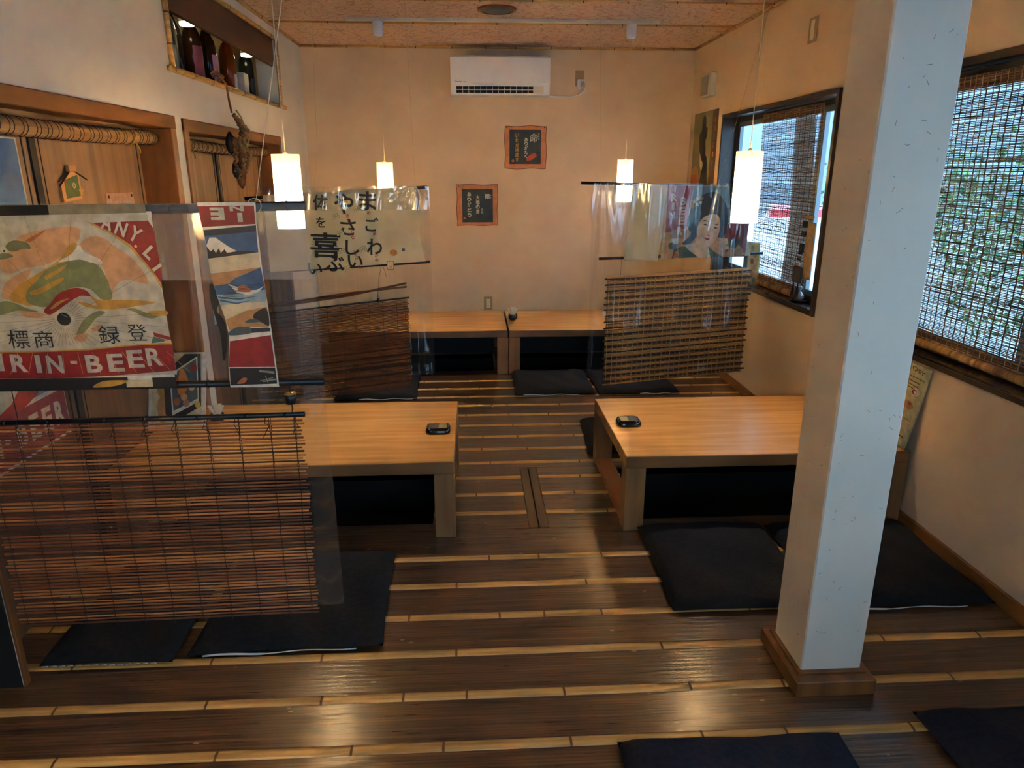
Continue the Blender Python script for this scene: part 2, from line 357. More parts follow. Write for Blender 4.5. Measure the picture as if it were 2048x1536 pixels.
FAN = [
 ('red',[(-0.925,1.384),(-0.793,1.389),(-0.783,1.37),(-0.78,1.3),(-0.781,1.23),(-0.795,1.259),(-0.816,1.291),(-0.843,1.331),(-0.884,1.361)]),
 ('gold',[(-0.939,1.387),(-0.925,1.384),(-0.884,1.361),(-0.843,1.331),(-0.816,1.291),(-0.795,1.259),(-0.78,1.223),(-0.784,1.223),(-0.799,1.257),(-0.821,1.289),(-0.848,1.326),(-0.887,1.357),(-0.926,1.379)]),
 ('peach~',[(-1.103,1.353),(-1.04,1.37),(-0.965,1.374),(-0.966,1.342),(-1.009,1.305),(-1.057,1.283),(-1.106,1.275),(-1.147,1.261),(-1.166,1.275),(-1.162,1.292),(-1.123,1.327)]),
 ('rust~',[(-1.088,1.345),(-1.045,1.366),(-1.042,1.364),(-1.075,1.342),(-1.087,1.339)]),
 ('peach~',[(-0.966,1.333),(-0.937,1.351),(-0.905,1.348),(-0.886,1.331),(-0.838,1.291),(-0.813,1.235),(-0.867,1.246),(-0.899,1.226),(-0.909,1.201),(-0.915,1.219),(-0.917,1.273),(-0.935,1.298),(-0.951,1.318),(-0.966,1.32)]),
 ('peach~',[(-1.16,1.239),(-1.125,1.261),(-1.091,1.274),(-1.106,1.248),(-1.134,1.216),(-1.162,1.199),(-1.175,1.208)]),
 ('gold~',[(-1.158,1.203),(-1.119,1.239),(-1.025,1.292),(-0.992,1.331),(-0.97,1.333),(-0.998,1.296),(-1.03,1.261),(-1.054,1.227),(-1.097,1.184),(-1.139,1.189)]),
 ('green~',[(-1.065,1.263),(-1.045,1.276),(-0.998,1.294),(-0.968,1.297),(-0.931,1.282),(-0.913,1.247),(-0.908,1.2),(-0.934,1.196),(-0.958,1.222),(-0.991,1.227),(-1.025,1.218),(-1.051,1.193),(-1.067,1.18),(-1.091,1.18),(-1.117,1.194),(-1.109,1.223),(-1.086,1.241)]),
 ('gold~',[(-1.106,1.216),(-1.066,1.232),(-1.023,1.252),(-1.02,1.245),(-1.054,1.225),(-1.092,1.209)]),
 ('gold~',[(-1.061,1.256),(-1.028,1.272),(-1.004,1.285),(-1.015,1.272),(-1.04,1.256),(-1.059,1.247)]),
 ('olive~',[(-1.139,1.332),(-1.12,1.343),(-1.089,1.338),(-1.083,1.323),(-1.101,1.323),(-1.123,1.316),(-1.139,1.321)]),
 ('olive~',[(-1.159,1.31),(-1.141,1.313),(-1.127,1.305),(-1.148,1.299),(-1.161,1.297)]),
 ('white~',[(-0.989,1.309),(-0.966,1.331),(-0.956,1.314),(-0.922,1.296),(-0.922,1.285),(-0.947,1.289),(-0.972,1.296),(-1.023,1.29)]),
 ('crimson~',[(-1.08,1.169),(-1.059,1.189),(-1.034,1.214),(-0.995,1.226),(-0.97,1.22),(-0.959,1.205),(-0.983,1.206),(-1.007,1.195),(-1.032,1.179),(-1.066,1.159)]),
 ('gold~',[(-1.063,1.175),(-1.043,1.191),(-1.013,1.2),(-1.03,1.191),(-1.055,1.175)]),
 ('gold~',[(-0.961,1.206),(-0.941,1.195),(-0.908,1.195),(-0.853,1.194),(-0.805,1.187),(-0.855,1.178),(-0.912,1.171),(-0.966,1.175),(-0.995,1.19),(-0.973,1.188),(-0.948,1.181)]),
 ('green~',[(-1.183,1.19),(-1.156,1.193),(-1.12,1.176),(-1.091,1.166),(-1.143,1.17),(-1.171,1.163),(-1.189,1.161)]),
 ('peach~',[(-1.143,1.17),(-1.111,1.167),(-1.075,1.16),(-1.096,1.151),(-1.124,1.153)]),
 ('green~',[(-1.011,1.108),(-0.987,1.145),(-0.95,1.167),(-0.931,1.163),(-0.958,1.147),(-0.979,1.124),(-1.0,1.106)]),
 ('peach~',[(-0.973,1.122),(-0.944,1.133),(-0.953,1.121),(-0.97,1.112)]),
 ('peach~',[(-1.017,1.101),(-1.004,1.109),(-0.984,1.108),(-0.989,1.094),(-1.003,1.087),(-1.016,1.092)]),
 ('green~',[(-0.876,1.171),(-0.856,1.173),(-0.831,1.162),(-0.8,1.156),(-0.815,1.147),(-0.837,1.151),(-0.861,1.165)]),
 ('gold~',[(-0.826,1.165),(-0.781,1.166),(-0.778,1.157),(-0.805,1.153)]),
 ('red',[(-1.298,1.059),(-1.209,1.062),(-1.131,1.062),(-1.052,1.064),(-0.984,1.066),(-0.916,1.073),(-0.847,1.078),(-0.777,1.079),(-0.774,1.009),(-0.928,0.998),(-1.065,0.993),(-1.222,0.994),(-1.312,0.995)]),
 ('gold',[(-1.297,1.064),(-1.208,1.065),(-1.13,1.065),(-1.052,1.067),(-0.984,1.07),(-0.915,1.076),(-0.847,1.081),(-0.777,1.084),(-0.777,1.079),(-0.847,1.078),(-0.916,1.073),(-0.984,1.066),(-1.052,1.064),(-1.131,1.062),(-1.209,1.062),(-1.298,1.059)]),
 ('red',[(-0.82,1.111),(-0.779,1.098),(-0.778,1.089),(-0.819,1.1)]),
 ('teal',[(-0.822,1.1),(-0.791,1.091),(-0.796,1.087),(-0.829,1.082)]),
]
STRIP = [
 ('red',[(-0.67,1.423),(-0.535,1.424),(-0.536,1.38),(-0.666,1.373)]),
 ('navy',[(-0.664,1.366),(-0.535,1.377),(-0.536,1.35),(-0.662,1.342)]),
 ('blue',[(-0.662,1.351),(-0.536,1.362),(-0.536,1.311),(-0.66,1.296)]),
 ('white',[(-0.651,1.348),(-0.637,1.348),(-0.611,1.328),(-0.588,1.314),(-0.613,1.31),(-0.618,1.319),(-0.628,1.31),(-0.631,1.322),(-0.64,1.31),(-0.645,1.319),(-0.653,1.314),(-0.661,1.328)]),
 ('ink',[(-0.66,1.325),(-0.653,1.314),(-0.645,1.319),(-0.64,1.31),(-0.631,1.322),(-0.628,1.31),(-0.618,1.319),(-0.613,1.31),(-0.588,1.314),(-0.558,1.315),(-0.536,1.311),(-0.66,1.296)]),
 ('cream',[(-0.66,1.296),(-0.536,1.311),(-0.534,1.274),(-0.66,1.26)]),
 ('tan',[(-0.66,1.259),(-0.534,1.274),(-0.577,1.256),(-0.616,1.234),(-0.654,1.228)]),
 ('blue',[(-0.654,1.228),(-0.616,1.234),(-0.599,1.248),(-0.577,1.256),(-0.534,1.274),(-0.528,1.218),(-0.563,1.212),(-0.61,1.206),(-0.651,1.206)]),
 ('paleblue',[(-0.651,1.206),(-0.61,1.206),(-0.563,1.212),(-0.528,1.218),(-0.528,1.174),(-0.583,1.164),(-0.635,1.141)]),
 ('cream',[(-0.644,1.178),(-0.597,1.184),(-0.528,1.186),(-0.528,1.174),(-0.583,1.164),(-0.635,1.141)]),
 ('blue',[(-0.648,1.201),(-0.595,1.196),(-0.545,1.202),(-0.596,1.192),(-0.646,1.197)]),
 ('blue',[(-0.645,1.194),(-0.603,1.185),(-0.565,1.191),(-0.603,1.181),(-0.644,1.189)]),
 ('white',[(-0.619,1.233),(-0.598,1.225),(-0.581,1.216),(-0.55,1.217),(-0.53,1.227),(-0.544,1.213),(-0.57,1.203),(-0.6,1.211)]),
 ('rust~',[(-0.595,1.225),(-0.582,1.231),(-0.568,1.223),(-0.566,1.212),(-0.593,1.214)]),
 ('tan',[(-0.635,1.141),(-0.583,1.164),(-0.528,1.174),(-0.529,1.119),(-0.572,1.123),(-0.629,1.113)]),
 ('ink~',[(-0.566,1.148),(-0.556,1.161),(-0.53,1.169),(-0.527,1.125),(-0.543,1.132),(-0.558,1.139)]),
 ('slate~',[(-0.588,1.134),(-0.57,1.143),(-0.55,1.138),(-0.558,1.134)]),
 ('slate~',[(-0.63,1.11),(-0.603,1.123),(-0.572,1.119),(-0.577,1.105),(-0.628,1.1)]),
 ('navy',[(-0.572,1.119),(-0.525,1.119),(-0.526,1.11),(-0.574,1.106)]),
 ('red',[(-0.631,1.085),(-0.526,1.1),(-0.523,1.015),(-0.642,1.016)]),
 ('ink',[(-0.64,1.013),(-0.523,1.013),(-0.522,0.969),(-0.643,0.966)]),
 ('rust~',[(-0.626,0.971),(-0.609,0.986),(-0.598,0.984),(-0.607,0.972)]),
 ('grey',[(-0.565,1.007),(-0.527,1.003),(-0.526,0.996),(-0.565,1.002)]),
 ('grey',[(-0.558,0.978),(-0.524,0.983),(-0.524,0.979),(-0.558,0.974)]),
]
STRIPBK = [
 ('ink~',[(-0.654,1.231),(-0.642,1.219),(-0.638,1.184),(-0.645,1.162),(-0.63,1.136),(-0.628,1.097),(-0.638,1.038),(-0.644,1.038),(-0.642,1.097),(-0.65,1.146),(-0.657,1.194)]),
]
LADY = [
 ('pinkred',[(1.223,1.425),(1.382,1.424),(1.372,1.36),(1.362,1.259),(1.356,1.156),(1.221,1.128)]),
 ('sky',[(1.382,1.424),(1.614,1.418),(1.611,1.394),(1.62,1.293),(1.508,1.224),(1.37,1.155),(1.374,1.293)]),
 ('peach',[(1.221,1.135),(1.355,1.162),(1.407,1.138),(1.377,1.068),(1.321,1.041),(1.322,0.975),(1.221,0.974)]),
 ('clay',[(1.263,1.156),(1.371,1.149),(1.36,1.1),(1.262,1.107)]),
 ('cream',[(1.255,1.104),(1.317,1.093),(1.312,1.065),(1.25,1.076)]),
 ('ink',[(1.279,1.069),(1.305,1.065),(1.306,1.016),(1.318,0.981),(1.271,0.974),(1.283,1.016)]),
 ('rust',[(1.29,1.02),(1.306,1.02),(1.314,0.981),(1.282,0.977)]),
 ('slate~',[(1.247,1.065),(1.275,1.076),(1.281,1.041),(1.253,1.037)]),
 ('peach',[(1.363,1.058),(1.43,1.121),(1.568,1.155),(1.608,1.106),(1.623,0.983),(1.369,0.977)]),
 ('green',[(1.306,1.044),(1.335,1.051),(1.363,1.051),(1.402,1.019),(1.437,0.984),(1.322,0.976)]),
 ('skin~',[(1.356,1.054),(1.412,1.075),(1.443,1.138),(1.484,1.086),(1.49,1.029),(1.492,0.98),(1.441,0.985)]),
 ('cream',[(1.481,1.033),(1.504,1.054),(1.529,0.98),(1.478,0.978)]),
 ('green',[(1.504,1.054),(1.555,1.011),(1.601,0.986),(1.594,0.981),(1.525,0.979)]),
 ('hair~',[(1.358,1.173),(1.364,1.242),(1.393,1.32),(1.443,1.367),(1.494,1.386),(1.549,1.374),(1.606,1.293),(1.619,1.19),(1.604,1.113),(1.569,1.106),(1.478,1.155),(1.43,1.121),(1.384,1.068),(1.333,1.069),(1.387,1.128)]),
 ('teal~',[(1.367,1.19),(1.377,1.259),(1.401,1.306),(1.417,1.286),(1.397,1.224),(1.383,1.169)]),
 ('skin~',[(1.424,1.155),(1.438,1.204),(1.471,1.238),(1.527,1.252),(1.561,1.231),(1.571,1.162),(1.558,1.106),(1.518,1.057),(1.476,1.051),(1.432,1.1)]),
 ('ink~',[(1.452,1.209),(1.473,1.215),(1.503,1.202),(1.473,1.209)]),
 ('ink~',[(1.532,1.19),(1.55,1.191),(1.562,1.185),(1.547,1.187)]),
 ('ink~',[(1.463,1.187),(1.477,1.192),(1.492,1.181),(1.476,1.182)]),
 ('ink~',[(1.531,1.167),(1.543,1.171),(1.556,1.165),(1.544,1.162)]),
 ('clay~',[(1.491,1.126),(1.512,1.117),(1.503,1.114)]),
 ('crimson~',[(1.471,1.105),(1.489,1.103),(1.511,1.099),(1.494,1.089)]),
 ('red',[(1.622,1.19),(1.759,1.193),(1.754,1.102),(1.751,0.984),(1.623,0.983),(1.608,1.106)]),
 ('cream',[(1.601,1.106),(1.627,1.099),(1.644,1.032),(1.612,1.029)]),
 ('peach~',[(1.628,1.008),(1.647,1.036),(1.684,1.067),(1.719,1.046),(1.739,1.011),(1.732,0.988),(1.634,0.983)]),
 ('green',[(1.615,1.058),(1.645,1.064),(1.639,1.111),(1.659,1.071),(1.722,1.096),(1.703,1.064),(1.679,1.034),(1.65,1.052)]),
 ('gold~',[(1.372,1.313),(1.386,1.32),(1.395,1.303),(1.385,1.293)]),
 ('cream~',[(1.378,1.333),(1.395,1.344),(1.407,1.33),(1.393,1.317)]),
 ('cream~',[(1.401,1.317),(1.414,1.323),(1.423,1.306),(1.409,1.301)]),
 ('gold~',[(1.425,1.36),(1.443,1.362),(1.451,1.347),(1.434,1.337)]),
 ('white~',[(1.401,1.354),(1.422,1.357),(1.427,1.34),(1.408,1.333)]),
 ('cream~',[(1.421,1.327),(1.438,1.333),(1.443,1.32),(1.429,1.313)]),
 ('cream',[(1.401,1.421),(1.415,1.421),(1.418,1.364),(1.409,1.364)]),
]
XL, XR, YB, H = -1.39, 1.888, 6.334, 2.5
YF = -2.6
# ---------------------------------------------------------------- the setting
def cells(a0, a1, b0, b1, holes):
    """rectangles covering [a0,a1]x[b0,b1] without the holes (p0,p1,q0,q1)"""
    A = sorted({a0, a1, *[h[i] for h in holes for i in (0, 1) if a0 < h[i] < a1]})
    B = sorted({b0, b1, *[h[i] for h in holes for i in (2, 3) if b0 < h[i] < b1]})
    out = []
    for i in range(len(A) - 1):
        for j in range(len(B) - 1):
            ca, cb = (A[i] + A[i + 1]) / 2, (B[j] + B[j + 1]) / 2
            if not any(h[0] < ca < h[1] and h[2] < cb < h[3] for h in holes): out.append((A[i], A[i + 1], B[j], B[j + 1]))
    return out

PITS = [(-1.36, -0.20, 2.83, 3.42), (0.74, 1.78, 2.83, 3.42), (-1.0, 0.15, 5.36, 5.94), (0.35, 1.72, 5.36, 5.94)]
fl = MB()
def floor_piece(x0, x1, y0, y1, z0, z1, m):
    for c in cells(x0, x1, y0, y1, PITS): fl.box(c[0], c[1], c[2], c[3], z0, z1, m)
M_SUB = flat('floor_gap', (9, 8, 7), 0.9)
floor_piece(-1.6, 2.0, YF, YB, -0.05, -0.012, M_SUB)
YK = lambda k: 1.5547 + 0.1953 * k
rs = random.Random(3)
strips = [k for k in range(-21, 19) if k != 6]
def bamboo(x0, x1, y):
    """half-round strip with a raised ring at each joint"""
    for (a, b, _, _) in cells(x0, x1, y - 0.001, y + 0.001, PITS):
        w = 0.0175; prof = [(-w, -0.01), (-w, 0.0005), (-w * 0.6, 0.0035), (0, 0.0045), (w * 0.6, 0.0035), (w, 0.0005), (w, -0.01)]
        vs = [(xx, y + p, z) for xx in (a, b) for p, z in prof]
        fl.add(vs, [(i, i + 1, i + 8, i + 7) for i in range(6)], M_BAMBOO, True)
        x = a + rs.uniform(0.05, 0.3)
        while x < b - 0.02:
            hw = 0.0035; vs = [(xx, y + p * 1.03, z + (0.0012 if z > 0 else 0)) for xx in (x - hw, x + hw) for p, z in prof]
            fl.add(vs, [(i, i + 1, i + 8, i + 7) for i in range(6)], M_NODE, True)
            x += rs.uniform(0.24, 0.38)
for k in strips:
    if 7 <= k <= 9:
        bamboo(-1.6, 0.226, YK(k)); bamboo(0.316, XR, YK(k))
    else: bamboo(-1.6, XR, YK(k))
g = 0.0015
for k in range(-22, 19):
    a, b = YK(k) + 0.0185, YK(k + 1) - 0.0185
    if k == 5: b = 2.765
    if k == 6: a = 2.768
    if k == 18: b = YB
    if 6 <= k <= 9:
        hy0, hy1 = 2.768, 3.432
        ca, cb = max(a, hy0), min(b, hy1)
        floor_piece(-1.6, 0.226, ca, cb, -0.012, 0, M_PLANK); floor_piece(0.316, 2.0, ca, cb, -0.012, 0, M_PLANK)
        if b > hy1: floor_piece(-1.6, 2.0, hy1 + 0.003, b, -0.012, 0, M_PLANK)
    else: floor_piece(-1.6, 2.0, max(a, YF), b, -0.012, 0, M_PLANK)
M_HATCH = mk('hatch_board', S(60, 40, 26), S(92, 64, 40), (30, 2.5, 10), rough=0.35, bump=0.1, detail=6)
fl.box(0.228, 0.2675, 2.77, 3.43, -0.012, 0.001, M_HATCH); fl.box(0.2735, 0.314, 2.77, 3.43, -0.012, 0.001, M_HATCH)
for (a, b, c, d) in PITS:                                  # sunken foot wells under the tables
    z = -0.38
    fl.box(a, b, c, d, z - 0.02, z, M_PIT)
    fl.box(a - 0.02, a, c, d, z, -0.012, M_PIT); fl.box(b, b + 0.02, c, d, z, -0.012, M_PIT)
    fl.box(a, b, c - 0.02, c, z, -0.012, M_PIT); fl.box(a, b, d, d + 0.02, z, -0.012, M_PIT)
structure(fl.build('floor'))

ce = MB(); ce.box(-1.8, 2.05, YF, YB + 0.1, H, H + 0.05, M_CEIL); structure(ce.build('ceiling'))
def bamboo_bar(mb, p, q, r, gap=0.3, seed=0, half=True):
    """round bamboo pole with joints"""
    p, q = Vector(p), Vector(q); L = (q - p).length; d = (q - p) / L; r_ = random.Random(seed)
    mb.tube([p, q], r, M_BAMBOO, 10)
    t = r_.uniform(0.05, gap)
    while t < L - 0.01:
        mb.tube([p + d * (t - 0.004), p + d * t, p + d * (t + 0.004)], [r * 1.02, r * 1.09, r * 1.02], M_NODE, 10); t += gap * r_.uniform(0.8, 1.15)
n = 0
for (p, q) in [((XL, 5.39, H), (XR, 5.39, H)), ((XL, 4.70, H), (XR, 4.70, H)), ((XL, 3.8, H), (XR, 3.8, H)), ((XL, 2.9, H), (XR, 2.9, H)),
               ((XL + .008, YF, H - .008), (XL + .008, YB, H - .008)), ((XR - .008, YF, H - .008), (XR - .008, YB, H - .008)), ((XL, YB - .008, H - .008), (XR, YB - .008, H - .008))]:
    n += 1; mb = MB(); bamboo_bar(mb, p, q, 0.011, seed=n); structure(mb.build('trim_%d' % n))

w = MB(); w.box(-1.8, 2.05, YB, YB + 0.1, -0.05, H, M_WALL); structure(w.build('wall_back'))
O1 = (1.86, 3.56, 0.0, 1.755); O0 = (0.3, 1.858, 0.0, 1.755); O2 = (3.66, 5.45, 0.0, 1.752); NI = (3.62, 5.57, 1.975, 2.415)
w = MB()
for c in cells(YF, YB, 0, H, [O0, O1, O2, NI]): w.box(XL - 0.15, XL, *c, M_WALLG)
structure(w.build('wall_left'))
W1 = (3.74, 5.49, 0.735, 1.918); W2 = (-0.70, 3.30, 0.735, 1.918)
w = MB()
for c in cells(YF, YB, 0, H, [W1, W2]): w.box(XR, XR + 0.13, *c, M_WALL)
structure(w.build('wall_right'))
w = MB(); W3 = (-0.6, 1.2, 0.85, 2.05)
for c in cells(-1.8, 2.05, 0, H, [W3]): w.box(c[0], c[1], YF - 0.1, YF, c[2], c[3], M_WALLG)
structure(w.build('wall_front'))
b = MB(); b.bevbox(XR - 0.014, XR, YF, YB, 0, 0.062, M_STAINY, 0.002); structure(b.build('baseboard_right'))
b = MB(); b.bevbox(XL, XL + 0.014, YF, 0.3, 0, 0.062, M_STAINY, 0.002); structure(b.build('baseboard_left'))
b = MB(); b.bevbox(-1.3, XR - 0.02, YB - 0.014, YB, 0, 0.062, M_STAINY, 0.002); structure(b.build('baseboard_back'))

# the openings of the left wall: casing and sliding panels
def opening(n, O, split, lower):
    y0, y1, z0, z1 = O; t = 0.058 if n < 3 else 0.004; root = bpy.data.objects.new('door_%d' % n, None); COL.objects.link(root); root.location = (XL, y0, 0); root['kind'] = 'structure'
    m = MB(); m.bevbox(XL - (0.15 if n > 1 else 0.012), XL + 0.01, y0, y0 + (t if n > 1 else 0.022), 0, z1, M_STAIN, 0.003);
    if n == 1: m.box(XL - 0.15, XL - 0.0125, y0, y0 + 0.02, 0, z1 - t, M_PIT)
    m.bevbox(XL - 0.15, XL + 0.01 * (n < 3), y1 - t, y1, 0, z1, M_STAIN if n < 3 else M_PIT, 0.003 if n < 3 else 0.001)
    m.bevbox(XL - 0.15, XL + 0.012, y0, y1, z1 - t, z1, M_STAINY, 0.003); m.build('casing', root)
    a, b_, c, d = y0 + (t if n > 1 else 0.022), split - 0.018, split + 0.018, y1 - t
    for k, (p, q) in enumerate(((a, b_), (c, d))):
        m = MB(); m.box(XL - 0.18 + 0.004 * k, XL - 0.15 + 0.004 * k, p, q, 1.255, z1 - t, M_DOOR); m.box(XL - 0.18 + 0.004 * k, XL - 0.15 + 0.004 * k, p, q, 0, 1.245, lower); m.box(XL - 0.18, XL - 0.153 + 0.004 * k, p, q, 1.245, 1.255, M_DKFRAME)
        x = XL - 0.15 + 0.004 * k
        m.box(x, x + 0.002, p + 0.022, p + 0.025, 0, z1 - t, M_BLACK); m.box(x, x + 0.003, q - 0.035, q - 0.03, 0, z1 - t, M_DKFRAME)
        m.build('sliding_panel', root)
    m = MB(); m.box(XL - 0.17, XL - 0.142, b_, c, 0, z1 - t, M_BLACK); m.build('edge_strip', root)
M_DOOR_FALLOFF = mk('veneer_light_falloff', S(92, 62, 40), S(122, 86, 58), (22, 22, 1.3), rough=0.5, detail=7, lo=0.3, hi=0.7)  # door veneer darkened to stand in for light falloff lower down
opening(1, O1, 2.67, M_DOOR_FALLOFF); opening(2, O2, 4.515, M_DOOR_FALLOFF); M_DOOR, M_KEEP = flat('dark_panel', (30, 28, 28), 0.5), M_DOOR; opening(3, O0, 1.1, M_DOOR); M_DOOR = M_KEEP

# display niche above the second opening
def niche():
    root = bpy.data.objects.new('trim_8', None); COL.objects.link(root); root.location = (XL, 4.6, 2.2); root['kind'] = 'structure'
    y0, y1, z0, z1 = NI; xb = XL - 0.33; M_NI = mk('niche_brown', S(96, 62, 44), S(84, 54, 38), (4, 4, 4), rough=0.6); M_NB = flat('niche_back', (205, 192, 160), 0.8); M_GOLD = mk('niche_side', S(150, 118, 70), S(176, 142, 88), (20, 20, 3), rough=0.5)
    m = MB(); m.box(xb - 0.02, xb, y0 - .02, y1 + .02, z0 - .02, z1 + .02, M_NB); m.box(xb, xb + 0.01, y0, y1, z0, z0 + 0.15, flat('niche_grey', (140, 132, 118), 0.7)); m.build('back_panel', root)
    m = MB(); m.box(xb, XL - 0.15, y0 - 0.02, y0, z0, z1, M_GOLD); m.box(xb, XL - 0.15, y1, y1 + 0.02, z0, z1, M_GOLD); m.build('side_panel', root)
    m = MB(); m.box(xb, XL - 0.15, y0, y1, z1, z1 + .02, M_NI); m.build('top_panel', root)
    m = MB(); m.box(xb, XL - 0.001, y0, y1, z0 - 0.018, z0 + 0.008, M_NI); m.build('shelf_board', root)
    m = MB(); m.box(XL - 0.045, XL - 0.02, y0, y1, 2.235, z1, M_NI); m.build('header_board', root)
    m = MB(); bamboo_bar(m, (XL + .012, y0 - 0.05, z0 - 0.012), (XL + .012, y1 + 0.09, z0 - 0.012), 0.014, 0.28, 31); m.build('bamboo_rail', root)
    m = MB(); bamboo_bar(m, (XL + .006, y0, z1), (XL + .006, y1, z1), 0.013, 0.3, 32); m.build('bamboo_rail', root)
    m = MB(); bamboo_bar(m, (XL + .008, y0, z0), (XL + .008, y0, z1), 0.014, 0.13, 33); m.build('bamboo_rail', root)
    m = MB(); bamboo_bar(m, (XL + .006, y1, z0), (XL + .006, y1, z1), 0.013, 0.2, 34); m.build('bamboo_rail', root)
niche()
M_PUCK = flat('puck_glow', (255, 240, 190), 0.5, emit=(1.0, 0.86, 0.52), estr=16)
for i, y in enumerate((4.11, 5.12)):
    t = thing('puck_light', ['round puck light glowing above the amber bottles, nearest the camera', 'round puck light glowing above the dark green bottle at the far end'][i], 'light', (-1.47, y, 2.41), 'puck lights in the bottle niche')
    m = MB(); m.lathe([(0.036, 2.25), (0.036, 2.41)], (-1.47, y, 0), M_WHITED, 20); m.build('housing', t)
    m = MB(); m.lathe([(0.0, 2.232), (0.034, 2.234), (0.036, 2.25)], (-1.47, y, 0), M_PUCK, 20, caps=False); m.build('glowing_lens', t)

# windows of the right wall
def window(n, Wn, sashes):
    y0, y1, z0, z1 = Wn; root = bpy.data.objects.new('window_%d' % n, None); COL.objects.link(root); root.location = (XR, (y0 + y1) / 2, z0); root['kind'] = 'structure'
    t = 0.028; m = MB()
    for c in cells(y0, y1, z0, z1, [(y0 + t, y1 - t, z0 + t, z1 - t)]): m.box(XR - 0.018, XR + 0.13, *c, M_DKFRAME)
    m.build('window_frame', root)
    m = MB(); m.bevbox(XR - 0.03, XR + 0.125, y0 + t, y1 - t, z0 + t - 0.004, z0 + t + 0.01, M_SILL, 0.003); m.build('window_sill', root)
    a, b_, c, d = y0 + t, y1 - t, z0 + t + .01, z1 - t; x0, x1 = XR + 0.085, XR + 0.13
    m = MB(); s = 0.03
    for q in cells(a, b_, c, d, [(a + s, b_ - s, c + s, d - s)]): m.box(x0, x1, *q, M_BLACK)
    m.build('outer_sash', root)
    for (p, q) in sashes:
        m = MB(); s2 = 0.032
        for r in cells(p, q, c + s, d - s, [(p + s2, q - s2, c + s + s2, d - s - s2)]): m.box(x0 + 0.012, x1 - 0.008, *r, M_ALU)
        f = m.build('sash', root)
        m = MB(); xg = x0 + 0.026; m.add([(xg, p + s2, c + s + s2), (xg, q - s2, c + s + s2), (xg, q - s2, d - s - s2), (xg, p + s2, d - s - s2)], [(0, 1, 2, 3)], M_GLASS); m.build('pane', f)
M_SILL = mk('glossy_sill', S(46, 32, 26), S(64, 46, 36), (10, 3, 10), rough=0.15, coat=0.5)
window(1, W1, [(3.80, 4.12), (4.12, 5.43)]); window(2, W2, [(-0.64, 0.36), (0.36, 1.36), (1.36, 2.36), (2.36, 3.24)])

root = bpy.data.objects.new('window_3', None); COL.objects.link(root); root.location = (0.3, YF, 0.85); root['kind'] = 'structure'  # unseen window added behind the camera, sized for cool daylight fill
m = MB()
for c in cells(*W3, [(W3[0] + .05, 0.28, W3[2] + .05, W3[3] - .05), (0.32, W3[1] - .05, W3[2] + .05, W3[3] - .05)]): m.box(c[0], c[1], YF - 0.08, YF - 0.03, c[2], c[3], M_ALU)
m.build('window_frame', root)
# ---------------------------------------------------------------- pillar
t = thing('support_pillar', 'square plastered pillar with straw flecks standing on a wooden plinth', 'pillar', (1.064, 1.829, 0))
px0, px1, py0, py1 = 0.971, 1.157, 1.734, 1.923
m = MB(); m.bevbox(px0, px1, py0, py1, 0.05, H, M_PILLAR, 0.004)
r = random.Random(11)
for i in range(120):                                        # straw flecks in the plaster
    L = r.uniform(0.004, 0.015); a = r.uniform(0, PI); z = r.uniform(0.15, 2.4); wd = 0.0006
    dx, dz = L * math.cos(a), L * math.sin(a); nx, nz = -math.sin(a) * wd, math.cos(a) * wd
    if i % 3:
        x = r.uniform(px0 + .01, px1 - .01); y = py0 - 0.0003
        pts = [(x - dx / 2 - nx, y, z - dz / 2 - nz), (x + dx / 2 - nx, y, z + dz / 2 - nz), (x + dx / 2 + nx, y, z + dz / 2 + nz), (x - dx / 2 + nx, y, z - dz / 2 + nz)]
    else:
        yy = r.uniform(py0 + .01, py1 - .01); x = px0 - 0.0003
        pts = [(x, yy - dx / 2 - nx, z - dz / 2 - nz), (x, yy + dx / 2 - nx, z + dz / 2 - nz), (x, yy + dx / 2 + nx, z + dz / 2 + nz), (x, yy - dx / 2 + nx, z - dz / 2 + nz)]
    m.add(pts, [(0, 1, 2, 3)], M_STRAW)
m.build('shaft', t)
m = MB(); m.bevbox(px0 - 0.032, px1 + 0.026, py0 - 0.05, py1 + 0.03, 0, 0.052, M_STAIN, 0.003); m.bevbox(px0 - 0.012, px1 + 0.01, py0 - 0.014, py1 + 0.012, 0.052, 0.058, M_STAIN, 0.001); m.build('plinth', t)

# ---------------------------------------------------------------- sunken-well tables
def table(label, x0, x1, y0, y1, legs, boards=()):
    zt = 0.348; th = 0.053
    t = thing('low_table', label, 'table', ((x0 + x1) / 2, (y0 + y1) / 2, 0), 'low oak tables over foot wells')
    m = MB(); m.bevbox(x0, x1, y0, y1, zt - th, zt, M_OAKD, 0.0025); m.box(x0 + .003, x1 - .003, y0 + .003, y1 - .003, zt - 0.001, zt + 0.0006, M_OAK); m.build('tabletop', t)
    for lx in legs:
        for (a, b_) in ((y0, y0 + 0.085), (y1 - 0.085, y1)):
            m = MB(); m.bevbox(lx, lx + 0.087, a, b_, 0, zt - th, M_OAKLEG, 0.0025); m.build('leg', t)
    if y0 > 5: m = MB(); m.box(x0 + 0.09, x1 - 0.09, y1 - 0.10, y1 - 0.088, 0.0, zt - th, M_BLACK); m.build('back_panel', t)
    for bx in boards:
        m = MB(); m.bevbox(bx, bx + 0.075, y0 + 0.086, y1 - 0.086, 0.0, 0.045, M_CURB, 0.002); m.build('well_curb', t)
    return t
M_OAKLEG = mk('oak_leg', S(128, 86, 50), S(158, 112, 68), (18, 18, 2.2), rough=0.42, bump=0.06, detail=6)
M_CURB = mk('curb_wood', S(156, 88, 44), S(176, 106, 56), (24, 3, 10), rough=0.45)
table('low oak table before the camera on the panelled left side, black pager on it', -1.50, -0.094, 2.705, 3.525, (-0.181, -1.5), (-0.181,))
